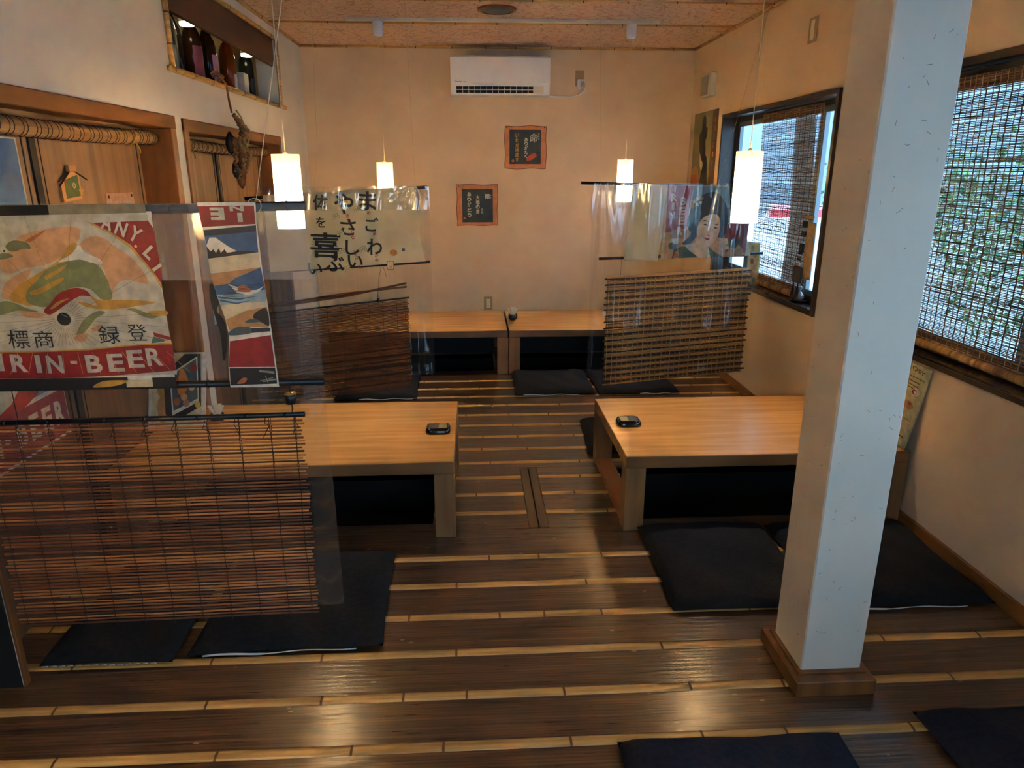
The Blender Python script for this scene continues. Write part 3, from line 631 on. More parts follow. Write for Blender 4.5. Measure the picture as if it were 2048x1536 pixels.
table('low oak table at the windowed right wall, partly behind the pillar', 0.634, 1.876, 2.72, 3.525, (0.634, 1.786), (0.640,))
table('low oak table at the back wall on the niche side', -1.1, 0.252, 5.24, 6.05, (0.170, -1.1), (0.170,))
table('low oak table at the back wall carrying the little dark pot of white sticks', 0.262, 1.80, 5.235, 6.04, (0.262, 1.713), (0.262,))

# ---------------------------------------------------------------- floor cushions
def cushion(label, x0, x1, y0, y1, rot=0.0, h=0.055, mat=None, seed=0, piping=None):
    cx, cy = (x0 + x1) / 2, (y0 + y1) / 2; a, b_ = (x1 - x0) / 2, (y1 - y0) / 2; r_ = random.Random(seed); ph = [r_.uniform(0, 6) for _ in range(4)]
    t = thing('floor_cushion', label, 'cushion', (cx, cy, 0), 'black square floor cushions')
    co, si = math.cos(rot), math.sin(rot)
    def top(sgn):
        def f(u, v):
            U, V = 2 * u - 1, 2 * v - 1
            e = (1 - abs(U) ** 7) * (1 - abs(V) ** 7); pin = 1 - 0.035 * (1 - abs(U * V)) * 0
            X = a * U * (1 - 0.025 * (1 - V * V) * 1.0) ; Y = b_ * V * (1 - 0.025 * (1 - U * U))
            k = max(e, 0) ** 0.42
            zz = h / 2 + sgn * h / 2 * k
            if sgn > 0: zz += k * (0.006 * math.sin(3.3 * U + ph[0]) * math.cos(2.7 * V + ph[1]) + 0.003 * math.sin(9 * U + 5 * V + ph[2]))
            else: zz = max(zz, 0.0005) - h * 0
            return (cx + co * X - si * Y, cy + si * X + co * Y, max(zz - 0.012 * (1 - k), 0.002 if sgn > 0 else 0.0008))
        return f
    m = MB(); m.grid(top(1), 36, 36, mat or M_CUSH); m.grid(top(-1), 36, 36, mat or M_CUSH); body = m.build('cushion_body', t)
    if piping:
        u0, u1, dash = piping; m = MB(); N = 24
        P_ = lambda u, z: (cx + co * (2 * u - 1) * a + si * (b_ + .002), cy + si * (2 * u - 1) * a - co * (b_ + .002), z)
        if dash:
            for i in range(14):
                s0 = u0 + (u1 - u0) * i / 14; m.tube([P_(s0, 0.014), P_(s0 + (u1 - u0) / 26, 0.016), P_(s0 + (u1 - u0) / 20, 0.014)], 0.0013, M_THREAD, 6)
        else: m.tube([P_(u0 + (u1 - u0) * i / N, 0.013 + 0.003 * math.sin(i * .5)) for i in range(N + 1)], [0.0035 if i < N * .4 else 0.0018 for i in range(N + 1)], M_THREAD, 6)
        m.build('seam_thread', body, 'white seam thread')
    return t
cushion('black floor cushion in the nearest row, beside the panelled wall under the reed blind', -1.385, -0.975, 1.93, 2.53, 0.0, seed=1, piping=(0.03, 0.9, True))
cushion('black floor cushion with a torn white seam, before the near left table', -0.95, -0.325, 1.965, 2.56, 0.03, seed=2, piping=(0.08, 0.86, False))
cushion('black floor cushion before the right table, on the aisle side of the pillar', 0.69, 1.235, 2.10, 2.72, -0.02, seed=3, h=0.06)
cushion('black floor cushion between the pillar and the right wall', 1.255, 1.862, 2.09, 2.71, 0.0, seed=4, piping=(0.02, 0.82, False))
cushion('black floor cushion with painted cool light at the bottom edge, before the pillar', 0.37, 0.99, 0.93, 1.53, 0.0, mat=M_CUSH_COOL, seed=5)
cushion('black floor cushion with painted cool light at the bottom right corner beside the wall', 1.24, 1.84, 1.0, 1.595, 0.0, mat=M_CUSH_COOL, seed=6)
cushion('black floor cushion with a pale seam at the back table leg, uncovered by blinds', 0.275, 0.852, 4.66, 5.22, 0.0, seed=7, piping=(0.1, 0.78, False))
cushion('black floor cushion at the back half hidden by the checked brown blind', 0.862, 1.44, 4.65, 5.20, 0.02, seed=8, piping=(0.5, 0.97, False))
cushion('black floor cushion at the back below the fine reddish blind', -0.98, -0.41, 4.62, 5.2, 0.02, seed=9, piping=(0.3, 0.95, False))
cushion('black floor cushion peeping out beyond the aisle leg of the right table', 0.63, 1.2, 3.56, 4.1, -0.06, seed=10)

# ---------------------------------------------------------------- pendant lamps
def pendant(label, x, y, z0, z1, zc, gain=1.0):
    t = thing('pendant_lamp', label, 'lamp', (x, y, H), 'amber cylinder pendant lamps'); R_ = 0.0565
    m = MB(); m.lathe([(0.03, zc), (0.037, zc - 0.008), (0.036, zc - 0.07), (0.03, zc - 0.092), (0.006, zc - 0.096)], (x, y, 0), M_WHITE, 24); m.build('ceiling_cap', t)
    m = MB(); m.tube([(x, y, zc - 0.09), (x + .001, y, (zc + z1) / 2), (x, y, z1 - 0.02)], 0.0022, M_CORD, 6); m.build('cord', t)
    m = MB(); N = 40
    m.grid(lambda u, v: (x + R_ * math.cos(2 * PI * u), y + R_ * math.sin(2 * PI * u), z0 + (z1 - z0) * v), N, 16, M_SHADE)
    m.grid(lambda u, v: (x + R_ * (1 - 0.72 * v) * math.cos(2 * PI * u), y + R_ * (1 - 0.72 * v) * math.sin(2 * PI * u), z1), N, 2, M_SHADE)
    m.build('lamp_shade', t)
    m = MB(); m.lathe([(0.013, z1 - 0.13), (0.014, z1 - 0.03), (0.010, z1 + 0.006), (0.004, z1 + 0.012)], (x, y, 0), M_WHITED, 16); m.build('socket', t)
    l = bpy.data.lights.new('bulb', 'POINT'); l.energy = BULB_W * gain; l.color = BULB_RGB; l.shadow_soft_size = 0.024; l.cycles.use_multiple_importance_sampling = False
    lo = bpy.data.objects.new('bulb', l); COL.objects.link(lo); lo.parent = t; lo.location = (0, 0, z0 + 0.095 - H)
    return t
pendant('amber cylinder pendant lamp hanging near the printed scroll screen, over the left table', -0.773, 3.1, 1.275, 1.575, H)
pendant('amber cylinder pendant lamp over the right table before the blinded window', 1.19, 3.1, 1.292, 1.590, H)
pendant('amber cylinder pendant lamp above the handwritten scroll at the back', -0.620, 5.25, 1.283, 1.573, 2.480)
pendant('amber cylinder pendant lamp near the back right corner, partly behind clear vinyl', 1.106, 5.25, 1.300, 1.593, 2.480)
pendant('added unseen pendant lamp for warm fill, beside the viewer near the panelled wall', -0.95, 0.75, 1.285, 1.585, H, 1.5)  # unseen lamp added to warm the pillar side and the right wall
m = MB(); m.bevbox(-0.84, 1.30, 5.232, 5.268, 2.4805, 2.4995, M_WHITED, 0.002)
tag(m.build('lighting_track'), 'long pale lighting track on the ceiling carrying two pendant cords', 'track')
t = thing('ceiling_speaker', 'round grey ceiling speaker in a wooden ring', 'speaker', (0.172, 4.94, H))
m = MB(); m.lathe([(0.098, H - 0.0005), (0.125, H - 0.0005), (0.122, H - 0.014), (0.1, H - 0.016)], (0.172, 4.94, 0), M_STAIN, 32, caps=False); m.build('wooden_ring', t)
m = MB(); m.lathe([(0.0, H - 0.017), (0.06, H - 0.0165), (0.101, H - 0.012), (0.101, H - 0.0008)], (0.172, 4.94, 0), mk('speaker_grille', S(96, 100, 104), S(80, 84, 88), (300, 300, 300), rough=0.6), 32, caps=False); m.build('grille', t)

# ---------------------------------------------------------------- air conditioner, outlets, switches
def aircon():
    x0, x1, z0, z1, yf = -0.163, 0.643, 2.112, 2.408, 6.13
    t = thing('air_conditioner', 'white wall air conditioner with open louvre above the plaques', 'air conditioner', (0.24, YB, z0))
    prof = [(YB, z1), (yf + 0.03, z1), (yf, z1 - 0.02), (yf - 0.004, z0 + 0.09), (yf + 0.012, z0 + 0.075)]
    m = MB(); L = len(prof); m.add([(x, y, z) for x in (x0, x1) for y, z in prof + [(YB, z0 + 0.075)]], [(i, i + 1, i + 7, i + 6) for i in range(5)] + [(0, 1, 2, 3, 4, 5), (11, 10, 9, 8, 7, 6)], M_WHITE)
    m.build('front_cover', t)
    m = MB(); m.add([(x, y, z) for x in (x0, x1) for y, z in [(YB, z0 + .075), (yf + .014, z0 + .075), (yf + .03, z0 + .004), (yf + 0.06, z0), (YB, z0)]], [(0, 1, 6, 5), (2, 3, 8, 7), (3, 4, 9, 8), (0, 4, 3, 2, 1), (5, 6, 7, 8, 9)], M_WHITE)
    # frame around the outlet
    xa, xb = x0 + 0.045, x1 - 0.05; P_ = lambda x, s, d=0: (x, yf + .014 + .016 * s + d, z0 + .075 - .071 * s)
    for (a, b_, s0, s1) in ((x0, x1, 0, 0.14), (x0, x1, 0.86, 1), (x0, xa, 0.14, 0.86), (xb, x1, 0.14, 0.86)):
        m.add([P_(a, s0), P_(b_, s0), P_(b_, s1), P_(a, s1)], [(0, 3, 2, 1)], M_WHITE)
    m.build('lower_housing', t)
    m = MB(); m.add([P_(xa, .14), P_(xb, .14), P_(xb, .86), P_(xa, .86), P_(xa, .14, .05), P_(xb, .14, .05), P_(xb, .86, .05), P_(xa, .86, .05)], [(4, 7, 6, 5), (0, 4, 5, 1), (3, 2, 6, 7), (0, 3, 7, 4), (1, 5, 6, 2)], M_BLACK); m.build('air_outlet', t)
    m = MB()
    for k in range(12):
        x = xa + 0.05 + k * 0.0485; m.box(x, x + 0.0035, yf + .018, yf + 0.04, z0 + 0.013, z0 + 0.066, M_WHITED)
    m.bevbox(xa, xb, yf + .012, yf + .019, z0 + .036, z0 + .042, M_WHITED, 0.001); m.box(xb - 0.085, xb, yf + .02, yf + .03, z0 + .012, z0 + .066, M_WHITED); m.build('louvre', t)
    a = Art(lambda u, v, h: (u, yf - 0.0045 - h, v)); a.text('Panasonic', x0 + 0.062, z0 + 0.098, 0.009, PAL['ink'], w=0.058, bold=0.01); a.rect(x0 + 0.101, z0 + 0.094, x0 + 0.123, z0 + 0.098, PAL['grey'])
    a.rect(x1 - 0.062, z0 + 0.096, x1 - 0.038, z0 + 0.100, PAL['grey']); a.build('lettering', t)
    pts = [(x1 - 0.005, YB - 0.03, z0 + 0.012), (x1 + 0.08, YB - 0.012, z0 + 0.006), (x1 + 0.2, YB - 0.012, z0 + 0.005), (x1 + 0.27, YB - 0.014, z0 + 0.022), (x1 + 0.315, YB - 0.02, z0 + 0.06), (x1 + 0.325, YB - 0.03, z0 + 0.11), (x1 + 0.3, YB - 0.035, z0 + 0.135), (x1 + 0.285, YB - 0.03, z0 + 0.132)]
    m = MB(); m.tube(pts, 0.0045, M_WHITE, 8); m.build('power_cord', t)
    m = MB(); m.bevbox(x1 + 0.248, x1 + 0.278, YB - 0.034, YB - 0.0075, z0 + 0.06, z0 + 0.142, M_WHITE, 0.005); m.bevbox(x1 + 0.27, x1 + 0.3, YB - 0.034, YB - 0.014, z0 + 0.122, z0 + 0.142, M_WHITE, 0.005); m.build('plug', t)
aircon()
M_PLATE = flat('metal_plate', (150, 128, 100), 0.45); M_IVORY = flat('ivory_plastic', (214, 204, 170), 0.4)
t = thing('wall_outlet', 'metal plate outlet beside the air conditioner with a plug in it', 'outlet', (0.912, YB, 2.265))
m = MB(); m.bevbox(0.876, 0.95, YB - 0.006, YB, 2.20, 2.325, M_PLATE, 0.002); m.build('face_plate', t)
t = thing('wall_outlet', 'small ivory outlet low on the back wall above the tables', 'outlet', (0.127, YB, 0.365))
m = MB(); m.bevbox(0.088, 0.166, YB - 0.006, YB, 0.305, 0.425, M_PLATE, 0.002); m.build('face_plate', t)
m = MB(); m.bevbox(0.108, 0.146, YB - 0.009, YB - 0.0055, 0.325, 0.405, M_IVORY, 0.001); m.box(0.12, 0.134, YB - 0.0095, YB - 0.009, 0.345, 0.348, M_BLACK); m.box(0.12, 0.134, YB - 0.0095, YB - 0.009, 0.378, 0.381, M_BLACK); m.build('socket_insert', t)
t = thing('wall_switch', 'single light switch high on the right wall near the pillar', 'switch', (XR, 4.15, 2.25))
m = MB(); m.bevbox(XR - 0.006, XR, 4.105, 4.205, 2.19, 2.32, M_PLATE, 0.002); m.build('face_plate', t)
m = MB(); m.bevbox(XR - 0.010, XR - 0.0055, 4.135, 4.172, 2.205, 2.305, M_IVORY, 0.001); m.build('rocker', t)
t = thing('door_chime', 'small white box on the right wall above the dark portrait poster', 'chime', (XR, 5.85, 2.16))
m = MB(); m.bevbox(XR - 0.045, XR, 5.735, 5.975, 2.075, 2.245, M_WHITED, 0.004); m.build('housing', t)
m = MB(); m.bevbox(XR - 0.052, XR - 0.0452, 5.80, 5.96, 2.09, 2.23, flat('chime_face', (150, 146, 130), 0.5), 0.003); m.build('sounder_face', t)
# ---------------------------------------------------------------- hanging scroll screens
def vinyl_sheet(name, t, x0, x1, zt, zb, y, m, amp=0.004, seed=0, folds=5, skew=0.0, fans=()):
    r_ = random.Random(seed); ph = [r_.uniform(0, 6) for _ in range(6)]; fr = [r_.uniform(0.7, 1.4) * folds * (1, 2.3, 3.9)[i] for i in range(3)]
    def f(u, v):
        z = zt + (zb - zt) * v; w = min(1, v * 3 + 0.15)
        yy = y + amp * w * (math.sin(fr[0] * 2 * PI * u + ph[0] + v) + 0.5 * math.sin(fr[1] * 2 * PI * u + ph[1] - 2 * v) + 0.25 * math.sin(fr[2] * 2 * PI * u + ph[2] + 3 * v))
        xx = x0 + (x1 - x0) * u
        for (fx, wd, n_) in fans:                          # creases spreading down from where the sheet is gathered
            s_ = (xx - fx) / (0.05 + 0.35 * v); yy -= wd * math.exp(-s_ * s_ * 6) * (0.5 + 0.5 * math.cos(s_ * n_ * 5)) * (1 - 0.3 * v)
        return (xx + skew * v, yy, z)
    mb = MB(); mb.grid(f, 220, 70, m); return mb.build(name, t)
def rod(name, t, p, q, r, seed=0):
    p, q = Vector(p), Vector(q); d = (q - p); L = d.length; d /= L; mb = MB(); mb.tube([p, q], r, M_BLACKROD, 12); r_ = random.Random(seed); s = r_.uniform(0.06, 0.15)
    while s < L - 0.02:
        c = p + d * s; mb.tube([c - d * .004, c, c + d * .004], [r * 1.02, r * 1.14, r * 1.02], M_BLACKROD, 12); s += r_.uniform(0.1, 0.17)
    return mb.build(name, t)
def string(t, pts, r=0.0009, m=None, name='string'):
    mb = MB(); mb.tube(pts, r, m or M_STRING, 5); return mb.build(name, t)

# --- the nearest screen, before the left table
Y1 = 1.8
t = thing('hanging_screen', 'nearest hanging screen of clear vinyl with a wheel fan poster and mountain print', 'hanging screen', (-0.85, Y1, H), 'scroll screens hung from the ceiling')
rod('top_rod', t, (-1.37, Y1, 1.402), (-0.412, Y1, 1.424), 0.0115, 1)
rod('bottom_rod', t, (-1.38, Y1, 0.968), (-0.400, Y1, 0.972), 0.0095, 2)
string(t, [(-0.529, Y1, 1.436), (-0.28, Y1, H)], 0.0011, M_CORD); string(t, [(-1.25, Y1, 1.424), (-1.36, Y1, H)], 0.0011, M_CORD)
m = MB(); m.tube([(-0.53 + .016 * math.cos(a), Y1 + .014 * math.sin(a * 2) * .3 - .012, 1.424 + .018 * math.sin(a)) for a in [k * PI / 6 for k in range(13)]], 0.0012, M_CORD, 5); m.build('knot', t)
vinyl_sheet('vinyl_sheet', t, -1.375, -0.408, 1.424, 0.285, Y1 + 0.013, M_VINYL, 0.0035, 1, 2.0, 0.012)
vinyl_sheet('vinyl_flap', t, -1.375, -0.410, 1.43, 1.245, Y1 - 0.013, M_FLAP, 0.002, 2, 2.0, 0.004)
FY = Y1 - 0.0165; SS = FY / Y1
front = lambda u, v, h: (u * SS, FY - h, 1.5 + (v - 1.5) * SS)
a = Art(front); a.mb.box(-1.345, -0.776, FY, FY + 0.0012, 0.975, 1.412, PAL['white'])
a.poly([(-1.345, 1.412), (-0.793, 1.404), (-0.776, 0.998), (-1.345, 0.990)], C('fan_ground', (196, 192, 176)))
for nm, pts in FAN:
    key = nm.rstrip('~'); mm = PAL['fangreen'] if key == 'green' else PAL[key]
    a.poly([(max(min(p[0], -0.777 - (1.412 - p[1]) * 0.0), -1.345), min(p[1], 1.404)) for p in pts], mm, nm.endswith('~'))
hub = (-1.033, 1.148); M_RIB = C('rib', (122, 98, 66)); M_RIBL = C('rib_pale', (206, 150, 110))
for k in range(44):                                        # radial ribs of the printed wheel fan
    an = 2 * PI * k / 44 + 0.05; c_, s_ = math.cos(an), math.sin(an)
    L = min([abs((-1.34 - hub[0]) / c_) if c_ < 0 else (abs((-0.782 - hub[0]) / c_) if c_ > 0 else 9), 0.262 if s_ > -0.12 else 9, abs((1.079 - hub[1]) / s_) if s_ < -0.05 else 9])
    if k % 3 == 0 or s_ < 0.0: a.line((hub[0] + .024 * c_, hub[1] + .024 * s_), (hub[0] + L * c_, hub[1] + L * s_), 0.0007, M_RIB)
    else: a.line((hub[0] + .024 * c_, hub[1] + .024 * s_), (hub[0] + .055 * c_, hub[1] + .055 * s_), 0.0007, M_RIB)
a.disc(hub[0], hub[1], 0.0165, PAL['ink']); a.line((hub[0] - .004, hub[1] + .012), (hub[0] + .011, hub[1] + .005), 0.002, PAL['grey'])
a.disc(-1.144, 1.318, 0.0028, PAL['ink'])
M_LET = C('poster_letter', (196, 190, 178))
for ch, u in zip('KIRIN-BEER', (-1.262, -1.209, -1.164, -1.117, -1.076, -1.029, -0.979, -0.924, -0.873, -0.825)):
    v = 1.030 + 0.13 * (u + 1.03) * (u + 1.03) * 2 + (0.006 if u > -0.9 else 0); rr = 0.1 * (u + 1.03) * 1.5
    if ch == '-': a.rect(u - .008, v + .001, u + .009, v + .009, M_LET)
    else: a.text(ch, u, v, 0.047, M_LET, w=0.013 if ch == 'I' else 0.040, bold=0.03, rot=rr)
for k in range(15):
    u = -1.31 + k * 0.037; a.line((u, 1.062), (u + (u + 1.03) * 0.22, 1.005), 0.0012, M_RIBL)
for ch, u, v, rr, hh in (('A', -0.888, 1.385, -0.35, 0.036), ('N', -0.857, 1.371, -0.45, 0.036), ('Y', -0.826, 1.357, -0.6, 0.038), ('L', -0.797, 1.312, -0.85, 0.032), ('I', -0.785, 1.276, -1.0, 0.026)):
    a.text(ch, u, v, hh, M_LET, w=hh * (0.3 if ch == 'I' else 0.7), rot=rr, bold=0.03)
a.disc(-0.829, 1.328, 0.0035, M_LET, 12)
for ch, u, v, hh in (('登', -0.858, 1.112, 0.043), ('録', -0.928, 1.107, 0.047), ('商', -1.091, 1.097, 0.044), ('標', -1.152, 1.098, 0.047)): a.text(ch, u, v, hh, PAL['ink'], w=hh * 1.1)
a.line((-.797, 1.046), (-.78, 1.036), .003, C('red_ink', (190, 40, 30))); a.line((-.79, 1.052), (-.787, 1.028), .003, C('red_ink', (190, 40, 30)))
a.rect(-1.345, 0.962, -0.90, 0.994, PAL['ink']); a.rect(-0.905, 0.967, -0.835, 0.986, PAL['cream']); a.rect(-0.838, 0.964, -0.778, 0.992, PAL['ink']); a.poly([(-0.96, .985), (-0.90, .985), (-0.93, .972), (-0.99, .968)], PAL['gold'], True)
a.poly([(-1.345, 1.425), (-1.02, 1.427), (-1.02, 1.404), (-1.345, 1.398)], M_BLACKROD); a.poly([(-1.02, 1.427), (-0.792, 1.430), (-0.792, 1.408), (-1.02, 1.404)], C('poster_back', (128, 122, 100)))
a.build('fan_poster', t, 'paper poster of a wheel fan with red lettered border')
a = Art(front); edge = [(-0.671, 1.432), (-0.664, 1.366), (-0.655, 1.228), (-0.644, 1.178), (-0.636, 1.141), (-0.632, 1.096), (-0.643, 1.016), (-0.644, 0.960), (-0.518, 0.960), (-0.520, 1.015), (-0.523, 1.109), (-0.526, 1.174), (-0.531, 1.274), (-0.533, 1.377), (-0.531, 1.432)]
NE = len(edge); a.mb.add([front(u, v, -d_) for d_ in (0, .001) for u, v in edge], [tuple(range(NE)), tuple(range(2 * NE - 1, NE - 1, -1))] + [(k, (k + 1) % NE, NE + (k + 1) % NE, NE + k) for k in range(NE)], PAL['white'])
for nm, pts in STRIP: a.poly([(p[0], p[1]) for p in pts], PAL[nm.rstrip('~')], nm.endswith('~'))
a.text('E', -0.625, 1.405, 0.030, M_LET, w=0.034, rot=PI, bold=0.05); a.text('N', -0.577, 1.418, 0.014, M_LET, w=0.034, rot=PI, bold=0.04); a.text('I', -0.571, 1.396, 0.022, M_LET, w=0.012, rot=PI, bold=0.04)
for k in range(9):
    a.line((-0.64 + k * .003, 1.195 + .004 * k), (-0.60 + k * .008, 1.197 + .0045 * k), 0.0009, PAL['navy'])
a.line((-.565, .978), (-.53, .986), .002, PAL['grey']); a.line((-.55, .992), (-.545, .972), .002, PAL['grey'])
a.build('print_strip', t, 'narrow strip of landscape prints')
m = MB(); pts = smooth_closed([(u - 0.013, v) for u, v in STRIPBK[0][1]]); m.add([(u, Y1 + .006, v) for u, v in pts] + [(u, Y1 + .008, v) for u, v in pts], [tuple(range(len(pts))), tuple(range(2 * len(pts) - 1, len(pts) - 1, -1))], PAL['ink']); m.build('backing_paper', t, 'black backing paper')

# --- the rear left screen with handwriting
Y2 = 4.5
t = thing('hanging_screen', 'rear left hanging scroll screen of cream paper with brushed black and red writing', 'hanging screen', (-0.8, Y2, H), 'scroll screens hung from the ceiling')
rod('top_rod', t, (-1.388, Y2, 1.352), (-0.278, Y2, 1.418), 0.010, 3); rod('bottom_rod', t, (-1.30, Y2, 0.905), (-0.275, Y2, 0.962), 0.009, 4)
string(t, [(-0.972, Y2, 1.388), (-0.93, Y2, 1.62), (-0.90, Y2, H)], 0.0012); string(t, [(-0.352, Y2, 1.42), (-0.372, Y2, H)], 0.0012)
m = MB(); cx = lambda u, v: (-1.275 + u * (0.935 + 0.012 * math.sin(7 * v) * (u > .98)) + 0.03 * v * u, Y2 - 0.013 + 0.0025 * math.sin(9 * u) * v, 1.372 + 0.05 * u - v * (0.468 - 0.012 * u))
M_WASHI = mk('cream_washi', S(205, 190, 150), S(222, 208, 172), (5, 5, 5), rough=0.85, bump=0.15, bscale=25)
m.grid(cx, 40, 20, M_WASHI)
WY = Y2 - 0.0175
a = Art(lambda u, v, h: (u, WY - h, v)); a.mb = m; INK = PAL['ink']; RED = C('red_ink', (190, 40, 30))
for ch, u, v, h in (('ま', -0.645, 1.336, 0.115), ('ご', -0.626, 1.195, 0.085), ('わ', -0.618, 1.058, 0.10), ('や', -0.79, 1.320, 0.125), ('さ', -0.772, 1.18, 0.10), ('し', -0.755, 1.055, 0.09), ('い', -0.742, 0.970, 0.075),
                    ('体', -0.930, 1.328, 0.095), ('を', -0.938, 1.210, 0.062), ('喜', -0.918, 1.070, 0.155), ('ぶ', -0.875, 0.957, 0.10), ('い', -0.995, 0.925, 0.07)):
    a.text(ch, u, v, h, INK, w=h * (1.25 if ch in 'ぶい喜' else 0.95), bold=0.018, rot=-0.04)
for ch, u, v, h in (('め', -0.641, 1.266, .022), ('ま', -0.612, 1.142, .026), ('か', -0.608, 1.006, .022), ('め', -0.608, .978, .022), ('さ', -.772, 1.248, .024), ('い', -.766, 1.222, .022), ('か', -.750, 1.145, .024), ('な', -.748, 1.118, .024),
                    ('い', -.738, 1.030, .018), ('た', -.734, 1.008, .018), ('け', -.732, .986, .018), ('も', -.716, .935, .024)): a.text(ch, u, v, h, RED, bold=0.02)
for u, v in ((-0.845, 1.245), (-0.822, 1.145), (-0.820, 1.035), (-0.706, 1.29), (-0.690, 1.046), (-0.795, 0.925)):
    for k in range(6): a.disc(u + .016 * math.cos(k), v + .012 * math.sin(k * 1.7), 0.0085, PAL['olive'], 12); a.disc(u + .016 * math.cos(k), v + .012 * math.sin(k * 1.7), 0.0068, M_WASHI, 12)
a.disc(-0.501, 1.023, 0.024, C('orange_seal', (214, 140, 56)), 20, 0.8); a.rect(-0.447, 1.032, -0.429, 1.050, PAL['slate']); a.rect(-0.546, .918, -0.502, .972, C('seal_red', (176, 90, 70))); a.rect(-0.542, .922, -0.506, .968, M_WASHI); a.text('八', -.524, .955, .018, RED); a.text('屋', -.524, .934, .018, RED)
a.build('scroll_paper', t, 'cream scroll paper with brushed black and red writing')
vinyl_sheet('vinyl_sheet', t, -1.30, -0.268, 1.42, 0.215, Y2 + 0.013, M_VINYL, 0.004, 4, 3); vinyl_sheet('vinyl_flap', t, -1.28, -0.270, 1.425, 1.285, Y2 - 0.030, M_VINYL, 0.005, 5, 4, fans=((-1.0, .012, 2), (-0.36, .014, 2.4)))
# crossed bamboo sticks and their string hang from the lower rod
t2 = thing('bamboo_sticks', 'pair of thin brown sticks hanging between the handwritten scroll and its blind', 'sticks', (-0.61, Y2, 0.94))
m = MB(); m.tube([(-1.35, Y2, 0.675), (-0.8, Y2, 0.752), (-0.432, Y2, 0.828)], [0.010, 0.008, 0.006], M_STICK := mk('brown_stick', S(86, 52, 30), S(120, 76, 44), (8, 60, 60), rough=0.6), 8); m.build('stick', t2)
m = MB(); m.tube([(-1.35, Y2 - .012, 0.690), (-0.8, Y2 - .012, 0.768), (-0.43, Y2 - .012, 0.806)], 0.006, M_STICK, 8); m.build('stick', t2)
string(t2, [(-0.578, Y2 - .01, 0.955), (-0.60, Y2 - .01, 0.87), (-0.61, Y2 - .012, 0.79), (-0.618, Y2 - .01, 0.735)], 0.0012, M_BLACKROD); string(t2, [(-0.578, Y2 - .01, 0.95), (-0.56, Y2 - .012, 0.9), (-0.555, Y2 - .012, 0.87)], 0.0012, M_BLACKROD)

# --- the rear right screen with the portrait poster
t = thing('hanging_screen', 'rear right hanging screen with a portrait beer poster under wrinkled clear vinyl', 'hanging screen', (1.2, Y2, H), 'scroll screens hung from the ceiling')
rod('top_rod', t, (0.675, Y2, 1.443), (1.605, Y2, 1.415), 0.0095, 5); rod('bottom_rod', t, (0.803, Y2, 0.974), (1.872, Y2, 1.004), 0.009, 6)
string(t, [(0.80, Y2, 1.445), (0.755, Y2, H)], 0.0012); string(t, [(1.54, Y2, 1.425), (1.78, Y2, H)], 0.0012)
LY = Y2 - 0.014
m = MB(); m.grid(lambda u, v: (0.995 + 0.222 * u - 0.032 * v + 0.004 * math.sin(11 * v + u), LY + 0.002 * math.sin(5 * v), 1.437 - 0.006 * u - v * 0.475), 10, 30, M_WASHI); m.build('blank_scroll', t, 'blank cream paper panel', solid=0.0012)
a = Art(lambda u, v, h: (u, LY - h, v))
base = [(1.228, 1.43), (1.60, 1.424), (1.60, 1.20), (1.722, 1.20), (1.79, 0.99), (1.20, 0.972)]
a.mb.add([(u, LY, v) for u, v in base] + [(u, LY + .0012, v) for u, v in base], [(0, 1, 2, 3, 4, 5), (11, 10, 9, 8, 7, 6)], PAL['cream'])
for nm, pts in LADY: a.poly(pts, PAL[nm.rstrip('~')], nm.endswith('~'))
ML = C('poster_letter_b', (222, 212, 200))
for ch, (u, v) in zip('IRIN', ((1.265, 1.408), (1.263, 1.354), (1.260, 1.300), (1.256, 1.247))): a.text(ch, u, v, 0.045, ML, w=0.014 if ch == 'I' else 0.036, bold=0.05)
for ch, (u, v) in zip('BEER', ((1.322, 1.332), (1.320, 1.272), (1.318, 1.212), (1.313, 1.150))): a.text(ch, u, v, 0.051, ML, w=0.036, bold=0.05)
a.build('portrait_poster', t, 'portrait poster of a dark haired woman beside red lettering')
vinyl_sheet('vinyl_sheet', t, 0.742, 1.83, 1.44, 0.235, Y2 - 0.036, M_VINYLW, 0.0035, 8, 3, fans=((0.80, .016, 2.2), (1.56, .02, 2.6), (1.72, .016, 2.0)))
vinyl_sheet('vinyl_flap', t, 0.745, 0.97, 1.44, 1.29, Y2 - 0.054, M_VINYLW, 0.004, 9, 2)

